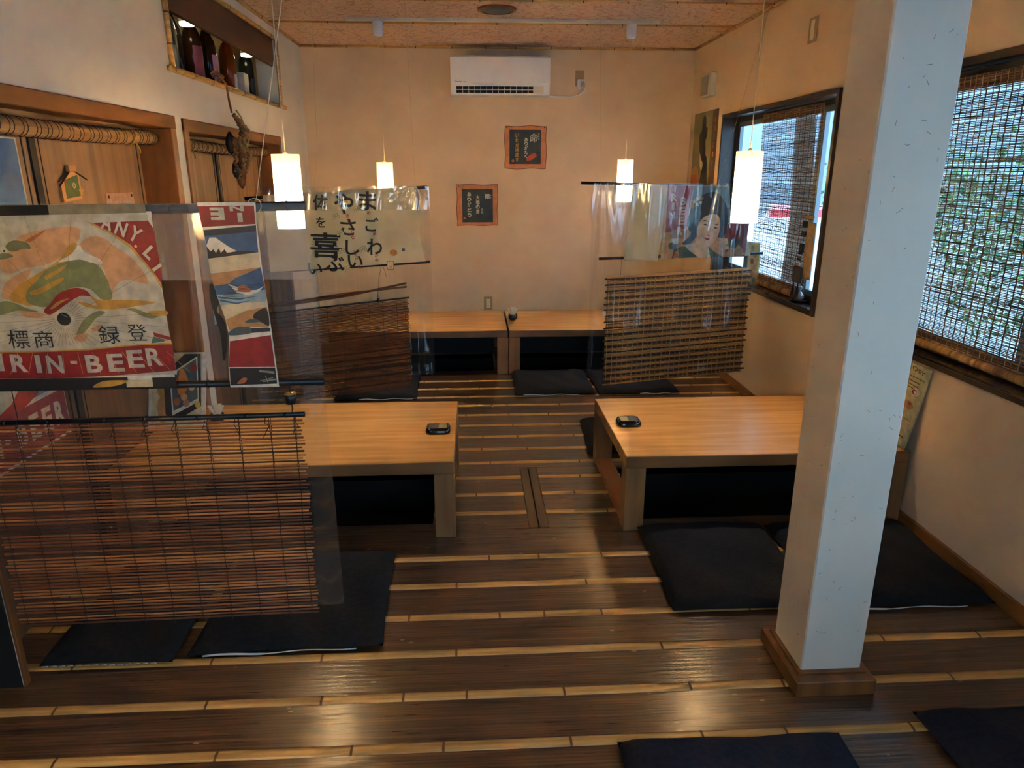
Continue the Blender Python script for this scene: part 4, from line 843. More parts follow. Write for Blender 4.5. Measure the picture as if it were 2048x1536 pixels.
# ---------------------------------------------------------------- reed blinds below the scrolls
R1 = mk('reed_brown', S(156, 90, 50), S(112, 60, 32), (5, 40, 40), rough=0.5); R2 = mk('reed_dark', S(66, 36, 24), S(96, 54, 32), (5, 40, 40), rough=0.5); R3 = mk('reed_light', S(196, 124, 68), S(156, 94, 52), (5, 40, 40), rough=0.45)
RR1 = mk('reed_red', S(132, 74, 40), S(104, 56, 30), (5, 40, 40), rough=0.55); RR2 = mk('reed_red_dark', S(78, 42, 24), S(60, 34, 20), (5, 40, 40), rough=0.55)
def reed_blind(t, y, x0, x1, ztl, ztr, zbl, zbr, pitch, r, mats, warps, seed, dark=M_BLACK):
    r_ = random.Random(seed); m = MB(); n = int((ztr - zbr) / pitch); 
    for k in range(1, n):
        f = k / n; zl = ztl + (zbl - ztl) * f; zr = ztr + (zbr - ztr) * f; j0, j1 = r_.uniform(-.006, .006), r_.uniform(-.006, .006); rad = r * r_.uniform(0.75, 1.2)
        xa, xb = x0 + j0 + 0.0, x1 + j1
        pts = [(xa + (xb - xa) * s / 6, y + r_.uniform(-.0007, .0007), zl + (zr - zl) * s / 6 + r_.uniform(-.14, .14) * pitch) for s in range(7)]
        m.tube(pts, rad, r_.choice(mats), 5)
    m.build('reeds', t)
    m = MB()
    for wx in warps:
        f0 = (wx - x0) / (x1 - x0); za = ztl + (ztr - ztl) * f0 + .004; zb_ = zbl + (zbr - zbl) * f0
        for sgn in (-1, 1):
            m.tube([(wx + r_.uniform(-.0015, .0015), y + sgn * (r + .0009), za + (zb_ - za) * s / 20) for s in range(21)], 0.0009, dark, 4)
    m.build('binding_threads', t)
t = thing('reed_blind', 'large dark reed blind hanging close by under the wheel fan poster', 'blind', (-0.89, Y1, 0.87), 'blinds hung below the scroll screens')
reed_blind(t, Y1, -1.312, -0.468, 0.868, 0.876, 0.246, 0.262, 0.0099, 0.0030, [R1, R1, R2, R3], [-1.29 + 0.082 * k for k in range(10)] + [-0.487], 21)
rod('top_rod', t, (-1.325, Y1, 0.871), (-0.458, Y1, 0.882), 0.0072, 7)
m = MB(); rr = random.Random(5)
for k in range(11):                                        # loose loops of black tying string
    x = -1.28 + k * 0.08; pts = [(x + .012 * math.sin(q * 1.3 + k) * (q / 6), Y1 - 0.009, 0.878 - q * rr.uniform(0.006, 0.010)) for q in range(7)]; m.tube(pts, 0.0009, M_BLACK, 4)
m.build('tying_strings', t); string(t, [(-0.489, Y1, 0.965), (-0.49, Y1, 0.882)], 0.0012, M_BLACKROD); string(t, [(-1.2, Y1, 0.965), (-1.2, Y1, 0.875)], 0.0012, M_BLACKROD)
t = thing('reed_blind', 'fine reddish reed blind hanging below the handwritten scroll', 'blind', (-0.85, Y2, 0.72), 'blinds hung below the scroll screens')
reed_blind(t, Y2, -1.33, -0.425, 0.635, 0.728, 0.03, 0.135, 0.0078, 0.0033, [RR1, RR1, RR2, R1], [-1.30 + 0.089 * k for k in range(10)] + [-0.447], 22, RR2)
rod('top_rod', t, (-1.34, Y2 - .002, 0.638), (-0.418, Y2 - .002, 0.735), 0.0058, 8)
def woven_checked():
    t = thing('reed_blind', 'coarse checked brown blind below the portrait poster, white tag on its edge', 'blind', (1.33, Y2, 0.87), 'blinds hung below the scroll screens')
    B4 = mk('woven_brown', S(150, 92, 54), S(116, 70, 42), (5, 30, 60), rough=0.6); B1 = mk('woven_tan', S(226, 166, 100), S(196, 136, 80), (14, 30, 60), rough=0.6); B2 = mk('woven_pale_ribbon', S(196, 158, 104), S(168, 130, 84), (30, 30, 6), rough=0.6); B3 = mk('woven_twig', S(44, 30, 24), S(86, 56, 36), (7, 40, 40), rough=0.6)
    r_ = random.Random(9); x0, x1 = 0.862, 1.80; zt = lambda x: 0.842 + (x - x0) * 0.055; zb = lambda x: 0.125 + (x - x0) * 0.088
    m = MB(); n = 88
    for k in range(n):
        if k % 5 == 0: continue
        f = (k + .5) / n; pts = []
        for s in range(9):
            x = x0 + (x1 - x0) * s / 8; pts.append((x + (r_.uniform(-.004, .004) if s in (0, 8) else 0), Y2 + .001 * math.sin(s * 1.7 + k), zt(x) + (zb(x) - zt(x)) * f + r_.uniform(-.001, .001)))
        m.tube(pts, 0.0044, (B4 if k % 5 in (1, 4) and r_.random() < .75 else B1), 6)
    m.build('fine_slats', t)
    m = MB()
    for k in range(0, n + 1, 5):
        f = k / n; pts = []; e0, e1 = r_.uniform(.004, .018), r_.uniform(.004, .02)
        for s in range(9):
            x = x0 - e0 + (x1 - x0 + e0 + e1) * s / 8; pts.append((x, Y2 - .003, zt(x) + (zb(x) - zt(x)) * f + r_.uniform(-.003, .003)))
        m.tube(pts, 0.0056, B3, 6); 
    m.build('dark_twigs', t, 'dark twigs')
    m = MB()
    k = 0; x = x0 + .012
    while x < x1 - .005:
        w_ = 0.0038 if k % 2 else 0.0022; za, zb_ = zt(x), zb(x)
        m.grid(lambda u, v, x=x, w_=w_, za=za, zb_=zb_: (x - w_ + 2 * w_ * u + .001 * math.sin(v * 30 + x * 50), Y2 - 0.0065 - 0.0035 * abs(math.sin(v * 17.5 * PI / 1.0)), za + (zb_ - za) * v), 1, 70, B2); x += r_.uniform(.026, .038); k += 1
    m.build('woven_ribbons', t, 'pale woven ribbons')
    m = MB(); m.bevbox(x0 - .004, x1 - .02, Y2 - .008, Y2 + .008, 0.845, 0.862, B1, 0.002); 
    for v in m.v[:]: pass
    m.v = [(a_, b_, c_ + (a_ - x0) * 0.052) for a_, b_, c_ in m.v]; m.build('head_slat', t)
    m = MB(); m.box(0.838, 0.86, Y2 - .009, Y2 - .007, 0.60, 0.634, M_WHITED); m.build('paper_tag', t, 'white paper tag')
    for xs, zr in ((0.95, 0.979), (1.66, 0.998)): string(t, [(xs, Y2 + .004, zr), (xs, Y2 + .004, zt(xs) + .01)], 0.001, M_BLACKROD)
woven_checked()
def bell(label, x, y, z, s, r0):
    t = thing('wind_bell', label, 'bell', (x, y, z + s)); m = MB(); m.lathe([(0.0001, z + s), (r0 * .7, z + s), (r0, z + s * .8), (r0 * .92, z), (r0 * .8, z)], (x, y, 0), mk('dark_iron', S(40, 44, 50), S(60, 66, 74), (50, 50, 50), rough=0.4, metal=0.6), 18, caps=False); m.build('bell_body', t)
    m = MB(); m.lathe([(r0 * .55, z + s), (r0 * 1.02, z + s * 1.0), (r0 * 1.02, z + s * 1.12), (r0 * .5, z + s * 1.12)], (x, y, 0), flat('old_gold', (176, 132, 60), 0.4, metal=0.5), 18); m.build('gold_rim', t)
    m = MB(); m.tube([(x, y - .002, z + s * 2.0), (x, y, z + s)], 0.001, M_BLACK, 5); m.tube([(x, y, z), (x + .004, y, z - s * .5), (x, y, z - s * .9)], 0.001, M_BLACK, 5); m.build('bell_string', t)
bell('little dark bell with gilt rim hanging above the large dark reed blind', -0.487, Y1 - 0.014, 0.918, 0.026, 0.015)
bell('tiny dark bead hanging on the top rod of the fine reddish blind', -0.612, Y2 - 0.022, 0.712, 0.026, 0.010)

# ---------------------------------------------------------------- framed plaques on the back wall
M_TERRA = mk('terracotta_cloth', S(188, 118, 78), S(204, 136, 94), (20, 20, 20), rough=0.8); M_TERRAE = C('terracotta_edge', (110, 58, 34)); M_SLATE = mk('slate_board', S(44, 56, 62), S(54, 68, 76), (12, 12, 12), rough=0.7)
def plaque(label, x0, x1, z0, z1, tilt, inner, fn, pins):
    t = thing('message_plaque', label, 'plaque', ((x0 + x1) / 2, YB, (z0 + z1) / 2), 'terracotta framed message plaques')
    cx, cz = (x0 + x1) / 2, (z0 + z1) / 2; rt = lambda x, z: (cx + (x - cx) + (z - cz) * tilt, cz + (z - cz) - (x - cx) * tilt)
    m = MB(); 
    def edge(i, d, yy, mt):
        pts = []
        n_ = 10
        for (ax, az, bx, bz) in ((x0 + d, z0 + d, x1 - d, z0 + d), (x1 - d, z0 + d, x1 - d, z1 - d), (x1 - d, z1 - d, x0 + d, z1 - d), (x0 + d, z1 - d, x0 + d, z0 + d)):
            for k in range(n_): f = k / n_; w_ = 0.0035 * math.sin(f * 9 + ax * 7); pts.append(rt(ax + (bx - ax) * f + (w_ if ax == bx else 0), az + (bz - az) * f + (w_ if az == bz else 0)))
        N_ = len(pts); m.add([(u, yy, v) for u, v in pts] + [(u, YB, v) for u, v in pts], [tuple(range(N_))] + [(k, (k + 1) % N_, N_ + (k + 1) % N_, N_ + k) for k in range(N_)], mt)
    edge(0, 0, YB - 0.006, M_TERRAE); edge(0, 0.005, YB - 0.0075, M_TERRA); m.build('terracotta_mount', t)
    a = Art(lambda u, v, h: (*(lambda q: (q[0], YB - 0.011 - h))(rt(u, v)), rt(u, v)[1])); i0, i1, j0, j1 = inner
    m = MB(); P4 = [rt(i0, j0), rt(i1, j0), rt(i1, j1), rt(i0, j1)]
    m.add([(u, YB - .0105, v) for u, v in P4] + [(u, YB - .0075, v) for u, v in P4], [(0, 1, 2, 3), (0, 4, 5, 1), (1, 5, 6, 2), (2, 6, 7, 3), (3, 7, 4, 0)], M_SLATE); a.mb = m
    fn(a); a.build('slate_panel', t)
    for u, v in pins:
        q = rt(u, v); m = MB(); m.lathe([(0.0001, YB - .012), (0.005, YB - .011), (0.005, YB - .0075)], (q[0], 0, q[1]), M_DKFRAME, 10, axis='y', caps=False); m.build('pin', t)
WH = C('chalk_white', (216, 212, 196)); YE = C('chalk_yellow', (214, 158, 44))
def p1(a):
    a.text('命', 0.531, 1.79, 0.075, WH, bold=0.008); a.column('いのち', 0.573, 1.82, 0.016, 0.019, WH, 0.02); a.column('ありがたく', 0.465, 1.775, 0.031, 0.034, WH, 0.03); a.column('いただきます', 0.388, 1.808, 0.034, 0.0395, YE, 0.03)
    a.poly([(0.467, 1.618), (0.475, 1.602), (0.512, 1.61), (0.555, 1.642), (0.556, 1.662), (0.54, 1.665), (0.50, 1.652)], C('carrot', (206, 84, 44)), True)
    a.poly([(0.55, 1.66), (0.562, 1.682), (0.57, 1.70), (0.574, 1.68), (0.592, 1.672), (0.57, 1.665), (0.557, 1.652)], C('leaf_dark', (30, 58, 40)), True); a.disc(0.352, 1.603, 0.012, C('pink_seal', (190, 110, 80)))
def p2(a):
    a.text('雨', 0.128, 1.305, 0.042, WH, bold=0.03); a.column('あめ', 0.156, 1.315, 0.014, 0.018, WH, 0.02); a.column('大地の恵', 0.044, 1.298, 0.036, 0.0395, WH, 0.03); a.column('みに', 0.082, 1.195, 0.02, 0.022, WH, 0.03)
    a.column('ありがとう', -0.030, 1.325, 0.036, 0.044, WH, 0.03)
    for u, v in ((0.08, 1.325), (0.145, 1.24), (0.127, 1.195), (0.093, 1.238), (0.005, 1.215), (-0.066, 1.155)):
        a.poly([(u - .007, v - .012), (u + .007, v - .012), (u + .008, v), (u + .003, v + .018), (u - .006, v + .002)], C('rain_blue', (40, 62, 104)), True)
    a.disc(-0.072, 1.122, 0.011, C('pink_seal', (190, 110, 80)))
plaque('terracotta plaque under the air conditioner, white and yellow writing with a carrot', 0.281, 0.640, 1.535, 1.886, 0.0, (0.322, 0.593, 1.576, 1.855), p1, ((0.299, 1.873), (0.622, 1.873)))
plaque('lower terracotta plaque with white writing and blue raindrops', -0.140, 0.218, 1.058, 1.406, 0.0, (-0.092, 0.176, 1.086, 1.368), p2, ((-0.122, 1.393),))

# ---------------------------------------------------------------- things on the tables
def pager(label, x, y, z, flip):
    t = thing('call_pager', label, 'pager', (x, y, z), 'black table pagers'); m = MB(); N = 40; hw, hd, hh = 0.058, 0.05, 0.028
    sup = lambda an, e=0.45: (math.copysign(abs(math.cos(an)) ** e, math.cos(an)), math.copysign(abs(math.sin(an)) ** e, math.sin(an)))
    rings = [(0.94, 0.0), (1.0, 0.004), (1.0, 0.012), (0.94, 0.021), (0.86, 0.027), (0.8, hh)]
    vs = []
    for s_, h_ in rings:
        for k in range(N): c_, s2 = sup(2 * PI * k / N); vs.append((x + hw * s_ * c_, y + hd * s_ * s2, z + h_))
    m.add(vs, [(i * N + k, i * N + (k + 1) % N, (i + 1) * N + (k + 1) % N, (i + 1) * N + k) for i in range(5) for k in range(N)] + [tuple(5 * N + k for k in range(N))], flat('gloss_black', (10, 9, 12), 0.12, coat=0.5), True); m.build('casing', t)
    zt = z + hh + 0.0002; sg = -1 if flip else 1
    m = MB(); m.bevbox(x - sg * .016 - .026, x - sg * .016 + .026, y - .038, y + .036, zt, zt + .001, C('sticker', (190, 172, 108)), .0004) if False else None
    a = Art(lambda u, v, h: (u, v, zt + h)); a.rect(x - .042, y - .034, x + .042, y + .034, C('pager_grey', (86, 82, 76)))
    u0 = x - .040 if not flip else x + .004; a.rect(u0, y - .032, u0 + .036, y + .032, C('pager_label', (178, 162, 96))); a.build('label_plate', t)
    m = MB()
    for e in (-1, 1): m.lathe([(0.006, zt - .006), (0.005, zt - .0005), (0.0001, zt + .0008)], (x + e * .047, y + .002, 0), flat('chrome', (190, 190, 195), 0.15, metal=1.0), 12, caps=False)
    m.build('chrome_button', t)
pager('black call pager on the near end of the right oak table', 0.728, 3.125, 0.3486, False)
pager('black call pager near the corner of the left oak table', -0.177, 3.075, 0.3486, True)
def stick_pot(label, x, y, z, s=1.0):
    t = thing('pick_pot', label, 'pot', (x, y, z)); m = MB(); m.lathe([(0.020 * s, z), (0.031 * s, z + .012 * s), (0.035 * s, z + .028 * s), (0.030 * s, z + .042 * s), (0.028 * s, z + .045 * s), (0.024 * s, z + .040 * s), (0.002, z + .02)], (x, y, 0), flat('dark_glaze', (34, 40, 46), 0.25), 24); m.build('pot_body', t)
    for i, (dx, dy, l) in enumerate(((-.03, 0, .05), (-.008, .004, .062), (.004, -.006, .066), (.014, .004, .056), (.026, 0, .05))):
        m = MB(); p = Vector((x + dx * .3 * s, y + dy, z + .03 * s)); q = Vector((x + dx * 1.15 * s, y + dy * 2, z + (.035 + l) * s)); d = (q - p); n_ = Vector((1, 0, 0.0)) * .0055 * s
        m.add([p - n_, p + n_, q + n_ * 1.5, q - n_ * 1.5, p - n_ + Vector((0, .002, 0)), p + n_ + Vector((0, .002, 0)), q + n_ * 1.5 + Vector((0, .002, 0)), q - n_ * 1.5 + Vector((0, .002, 0))], [(0, 1, 2, 3), (7, 6, 5, 4), (0, 4, 5, 1), (1, 5, 6, 2), (2, 6, 7, 3), (3, 7, 4, 0)], flat('paper_white', (224, 216, 196), 0.7)); m.build('paper_sleeve', t)
stick_pot('small dark round pot of white paper picks on the back table', 0.313, 5.64, 0.3486, 1.1)
stick_pot('pot of white paper picks on the left table, seen through the vinyl', -1.245, 3.26, 0.3486, 1.0)
# picture menu on the left table
t = thing('picture_menu', 'tall white menu card with yellow dishes leaning at the wall end of the left table', 'menu', (-1.40, 3.2, 0.349))
def LM(u, v, h, _y=3.20): return (-1.525 + 0.262 * u + 0.012 * (v - .5), _y - h + 0.10 * v - 0.04, 0.3515 + 0.345 * v - 0.0 * u)
m = MB(); c4 = [LM(0, 0, 0), LM(1, 0, 0), LM(1, 1, 0), LM(0, 1, 0)]; m.add(c4 + [(a_, b_ + .003, c_) for a_, b_, c_ in c4], [(0, 1, 2, 3), (7, 6, 5, 4), (0, 4, 5, 1), (1, 5, 6, 2), (2, 6, 7, 3), (3, 7, 4, 0)], PAL['white']); m.build('card', t)
a = Art(lambda u, v, h: LM(u, v, h + .0003)); a.rect(.05, .0, .93, 1, PAL['cream']); 
a.poly([(.12, .98), (.42, .98), (.4, .75), (.3, .66), (.16, .7)], C('egg_yellow', (222, 188, 60)), True); a.poly([(.14, .62), (.3, .66), (.34, .45), (.2, .42)], PAL['gold'], True); a.poly([(.16, .38), (.3, .4), (.36, .15), (.2, .1)], PAL['tan'], True)
a.poly([(.25, .72), (.62, .98), (.9, .98), (.92, .3), (.46, .1), (.3, .2)], PAL['ink']); a.poly([(.36, .72), (.84, .95), (.88, .36), (.42, .18)], PAL['white']); a.poly([(.38, .7), (.82, .92), (.86, .40), (.44, .24)], PAL['slate'])
a.poly([(.5, .5), (.56, .8), (.7, .6), (.6, .45)], C('orange_food', (216, 134, 58)), True)
for u, v, cc in ((.5, .36, 'rust'), (.62, .42, 'peach'), (.75, .55, 'skin'), (.47, .62, 'rust'), (.78, .8, 'crimson'), (.66, .34, 'clay')): a.disc(u, v, .06, PAL[cc], 16, .8)
a.disc(.86, .32, .05, C('egg_yellow', (222, 188, 60)), 16, .8); a.build('food_pictures', t)
# menu at the right wall
t = thing('picture_menu', 'curved cream menu card leaning on the right wall beside the pillar', 'menu', (1.86, 2.9, 0.349))
def RM(u, v, h): return (1.852 + 0.028 * v + 0.006 * math.sin(PI * v) - h, 2.73 - 0.05 * v + 0.30 * (1 - u), 0.3515 + 0.37 * v)
m = MB(); m.grid(lambda u, v: RM(u, v, 0), 2, 16, C('menu_cream', (214, 194, 140))); m.build('card', t, solid=0.002)
a = Art(lambda u, v, h: RM(u, v, h + .0016))
a.text('QSY', .74, .93, .05, PAL['ink'], w=.3, rot=-.1); a.line((.3, .86), (.93, .84), .006, PAL['ink'])
for k, v in enumerate((.80, .755, .72)): a.line((.53, v), (.83, v - .01), .008, PAL['ink'])
a.disc(.80, .68, .10, PAL['white'], 10, .5); a.disc(.78, .68, .06, PAL['crimson'], 14, .5); a.disc(.80, .68, .035, PAL['white'], 12, .5)
for u, v in ((.72, .52), (.66, .50), (.78, .5)): a.disc(u, v, .08, PAL['peach'], 14, .5)
a.disc(.76, .53, .04, PAL['rust'], 14, .5); a.line((.3, .36), (.9, .34), .005, PAL['ink']); a.disc(.55, .2, .10, PAL['rust'], 16, .5)
for u, v in ((.5, .16), (.62, .14), (.7, .17)): a.disc(u, v, .05, PAL['crimson'], 12, .5); a.disc(u, v + .01, .025, PAL['skin'], 12, .5)
a.line((.7, .14), (.9, .12), .012, PAL['ink']); a.build('printing', t)
t = thing('black_stand', 'narrow black holder with a ribbon beside the curved cream menu', 'holder', (1.80, 2.86, 0.349))
m = MB(); m.tube([(1.838, 2.93, 0.56), (1.818, 2.92, 0.47), (1.792, 2.90, 0.375), (1.785, 2.9, 0.35)], [0.016, 0.014, 0.01, 0.01], M_BLACK, 8); m.build('stand_post', t)
m = MB(); m.tube([(1.80, 2.90, 0.42), (1.80, 2.84, 0.43), (1.795, 2.80, 0.405), (1.79, 2.78, 0.40)], 0.004, M_BLACK, 6); m.build('ribbon', t)

# ---------------------------------------------------------------- left wall: rolled blinds, poster, ornaments
M_ROLL = mk('split_bamboo_roll', S(172, 128, 78), S(136, 96, 56), (60, 1.5, 60), rough=0.55, bump=0.2, detail=6); M_BROWNT = flat('brown_thread', (34, 24, 20), 0.8)
def rolled(label, y0, y1, z, r, seed, tiey):
    x = XL - 0.062; t = thing('rolled_blind', label, 'blind', (x, (y0 + y1) / 2, z + .05), 'rolled bamboo blinds in the wall openings'); m = MB(); N = 20
    zz = lambda u: z + 0.012 * math.sin(u * PI) * -1 + 0.006
    m.tube([(x, y0 + (y1 - y0) * k / N, zz(k / N)) for k in range(N + 1)], r, M_ROLL, 24); ml = m
    m = MB(); m.grid(lambda u, v: (x - 0.035 + 0.008 * math.sin(14 * u + 3 * v), y0 + (y1 - y0) * u, z + r * .4 + (0.034 + 0.01 * math.sin(3 * u)) * v * 1.0), 60, 6, M_ROLL); m.build('hanging_cloth', t, solid=0.002)
    m = ml; k = 0; yy = y0 + 0.03; r_ = random.Random(seed)
    while yy < y1 - 0.02:
        for d in (0, 0.022):
            u = (yy + d - y0) / (y1 - y0); m.tube([(x + (r + .0008) * math.cos(a_), yy + d, zz(u) + (r + .0008) * math.sin(a_)) for a_ in [2 * PI * q / 16 for q in range(17)]], 0.0012, M_BROWNT, 4, False)
        yy += r_.uniform(0.062, 0.075)
    m.build('roll', t)
    m = MB(); m.tube([(x + (r + .003) * math.cos(a_) + .002 * math.sin(a_ * 5), tiey + .01 * math.sin(a_ * 2), zz(.8) + (r + .003) * math.sin(a_)) for a_ in [2 * PI * q / 20 for q in range(21)]], 0.003, flat('gold_cord', (190, 150, 70), 0.5), 6, False)
    m.tube([(x + r, tiey, zz(.8) - r * .8), (x + r + .006, tiey + .02, zz(.8) - r - .02), (x + r, tiey + .03, zz(.8) - r - .035)], 0.003, flat('gold_cord', (190, 150, 70), 0.5), 6); m.build('tie_cord', t)
rolled('long rolled bamboo blind tied with gold cord in the nearer wall opening', 1.94, 3.45, 1.648, 0.030, 1, 3.22)
rolled('rolled bamboo blind in the farther opening behind the hanging twisted vines', 3.76, 5.30, 1.638, 0.028, 2, 3.85)

t = thing('wall_poster', 'blue and red beer poster pinned on the veneer panel, seen in part through the vinyl', 'poster', (XL - .148, 2.3, 1.1))
px_ = XL - 0.147
m = MB(); m.box(px_ - .001, px_, 1.93, 2.588, 0.56, 1.615, PAL['white']); m.build('sheet', t)
a = Art(lambda u, v, h: (px_ + .0004 + h, u, v)); a.rect(1.94, 0.75, 2.58, 1.61, mk('poster_sky', S(58, 104, 168), S(110, 150, 190), (3, 3, 3), rough=0.6)); a.poly([(2.585, 1.45), (2.588, .8), (2.53, .8), (2.54, 1.1)], PAL['paleblue'])
a.poly([(2.1, 1.45), (2.36, 1.42), (2.40, 1.25), (2.46, 1.0), (2.44, .76), (1.94, .76), (1.94, 1.3)], PAL['pinkred'], True); a.poly([(2.2, 1.35), (2.32, 1.32), (2.36, 1.1), (2.34, .8), (2.1, .8)], PAL['white'], True)
a.rect(1.94, .57, 2.584, .735, C('poster_pink_band', (168, 70, 86)))
for i, ch in enumerate('BEER'): a.text(ch, 2.31 + i * .075, .655, .09, ML, w=.055, bold=.04)
a.rect(2.22, .645, 2.25, .665, ML)
for i, ch in enumerate('IRIN'): a.text(ch, 1.97 + i * .068, .655, .09, ML, w=.02 if ch == 'I' else .055, bold=.04)
a.build('printing', t)
t = thing('wooden_charm', 'small green house-shaped wooden charm with a yellow star on the veneer panel', 'ornament', (XL - .14, 2.86, 1.44)); xx = XL - 0.146
M_PINE = flat('pale_pine', (208, 148, 88), 0.6)
a = Art(lambda u, v, h: (xx + .010 + h, u, v)); a.poly([(2.795, 1.395), (2.925, 1.405), (2.925, 1.50), (2.90, 1.52), (2.79, 1.47)], M_PINE); a.poly([(2.815, 1.408), (2.915, 1.415), (2.915, 1.495), (2.815, 1.475)], C('moss_green', (96, 118, 56)))
a.disc(2.83, 1.47, .009, C('berry', (150, 70, 40)), 12); a.disc(2.88, 1.455, .011, PAL['cream'], 12); a.disc(2.88, 1.455, .006, C('berry', (150, 70, 40)), 12)
a.poly([(2.925 + (.020 if k % 2 == 0 else .009) * math.cos(PI * k / 5 + .3), 1.432 + (.020 if k % 2 == 0 else .009) * math.sin(PI * k / 5 + .3)) for k in range(10)], C('star_yellow', (232, 178, 40))); a.build('painted_face', t)
m = MB(); m.add([(xx + d_, u, v) for d_ in (0, .0098) for u, v in ((2.795, 1.395), (2.925, 1.405), (2.925, 1.50), (2.90, 1.52), (2.79, 1.47))], [(0, 1, 2, 3, 4), (9, 8, 7, 6, 5)] + [(k, (k + 1) % 5, 5 + (k + 1) % 5, 5 + k) for k in range(5)], M_PINE); m.build('house_board', t)
m = MB(); m.tube([(xx + .014, 2.775, 1.455), (xx + .014, 2.87, 1.515), (xx + .014, 2.975, 1.475)], .003, M_DKFRAME, 6); m.bevbox(xx + .004, xx + .018, 2.85, 2.90, 1.505, 1.53, M_PINE, .002); m.build('roof_twig', t)
t = thing('message_plaque', 'pale plaque with a teal centre pinned on the veneer panel above the black rod', 'plaque', (XL - .14, 3.24, 1.33), 'terracotta framed message plaques')
m = MB(); m.bevbox(xx, xx + .006, 3.12, 3.365, 1.20, 1.418, C('pink_mount', (216, 170, 148)), .002); a = Art(lambda u, v, h: (xx + .0065 + h, u, v)); a.mb = m; a.rect(3.17, 1.235, 3.335, 1.375, PAL['paleblue']); a.rect(3.18, 1.245, 3.325, 1.36, C('teal_paint', (70, 118, 128))); a.line((3.305, 1.35), (3.303, 1.27), .010, WH); a.build('mount', t)
for u in (3.14, 3.345): m = MB(); m.lathe([(.0001, xx + .009), (.007, xx + .008), (.007, xx + .006)], (0, u, 1.405), M_DKFRAME, 10, axis='x', caps=False); m.build('pin', t)
t = thing('paper_note', 'small white note on the farther veneer panel behind the vinyl', 'note', (XL - .14, 4.2, .72)); m = MB(); m.box(xx, xx + .001, 4.16, 4.25, .64, .79, PAL['white']); m.build('sheet', t); a = Art(lambda u, v, h: (xx + .0013 + h, u, v)); a.line((4.22, .77), (4.218, .70), .012, PAL['grey']); a.build('writing', t)
t = thing('vine_bundle', 'bundle of dried twisted vines and gourds hanging from the bottle niche rail', 'ornament', (XL + 0.07, 4.22, 1.99))
r_ = random.Random(4); X0, Yc = XL + 0.072, 4.22; M_VINE = mk('dried_vine', S(150, 104, 62), S(98, 64, 38), (50, 50, 12), rough=0.8, bump=0.5); M_VINEL = mk('pale_vine', S(164, 128, 84), S(128, 92, 56), (50, 50, 12), rough=0.8, bump=0.5)
def twist(pts, r, n=40, amp=0.006, turns=9, mt=M_VINE):
    out = []
    for k in range(n + 1):
        f = k / n * (len(pts) - 1); i = min(int(f), len(pts) - 2); s_ = f - i; p = Vector(pts[i]).lerp(Vector(pts[i + 1]), s_)
        q = 2 * PI * turns * k / n; out.append(p + Vector((amp * math.cos(q), amp * math.sin(q), 0)))
    m.tube(out, r * 1.25, mt, 7)
m = MB(); m.tube([(XL + .02, 4.15, 2.0), (XL + .045, 4.15, 2.0), (X0, 4.16, 1.96), (X0, 4.18, 1.88), (X0, 4.205, 1.82)], .006, M_VINE, 7); m.tube([(XL + .01, 4.13, 2.0), (XL + .035, 4.14, 2.01), (XL + .05, 4.17, 1.995), (XL + .03, 4.19, 1.98)], .014, M_VINE, 8); m.build('hanging_string', t)
for k, (dy, dx, zt_, zb_, mt) in enumerate(((-.075, 0, 1.69, 1.50, M_VINE), (-.02, .02, 1.80, 1.60, M_VINEL), (.10, -.01, 1.815, 1.62, M_VINE), (.05, .015, 1.77, 1.56, M_VINEL), (-.035, .0, 1.66, 1.47, M_VINE), (.13, .01, 1.66, 1.50, M_VINEL))):
    m = MB(); top = (X0 + dx, Yc + dy * .4, zt_); a_ = (X0 + dx + .03 + .03 * math.sin(k * 2.1), Yc + dy * 1.5, (zt_ + zb_) / 2 + .03); b_ = (X0 + dx, Yc + dy * .7, zb_)
    for s_ in (0, 1): twist([top, (a_[0], a_[1] + .012 * s_, a_[2]), b_], .007, amp=.0055, turns=7 + k % 3, mt=mt)
    m.build('twisted_vine', t)
m = MB(); prof = [(.004, 0), (.018, .02), (.028, .06), (.030, .10), (.024, .15), (.012, .185), (.006, .2)]
m.lathe([(r0, 1.415 + h0) for r0, h0 in prof], (X0 + .005, Yc + .015, 0), M_VINE, 14); m.build('gourd', t, 'long dry brown gourd')
m = MB(); m.lathe([(r0 * .8, 1.56 + h0 * .7) for r0, h0 in prof], (X0 + .02, Yc + .02, 0), M_VINEL, 14); m.build('gourd', t)
m = MB(); m.lathe([(r0 * .7, 1.47 + h0 * .5) for r0, h0 in prof], (X0, Yc - .05, 0), M_BLACK, 12); m.lathe([(r0 * .9, 1.60 + h0 * .6) for r0, h0 in prof], (X0 - .02, Yc - .03, 0), M_BLACK, 12); m.build('dark_pod', t, 'black seed pods')
m = MB(); m.tube([(X0 + .03, Yc - .03, 1.83), (X0 + .035, Yc + .03, 1.80), (X0 + .045, Yc + .045, 1.74), (X0 + .045, Yc + .03, 1.67), (X0 + .045, Yc + .06, 1.63)], .0045, flat('green_ribbon', (140, 158, 84), 0.6), 6); m.build('green_ribbon', t, 'pale green ribbon')

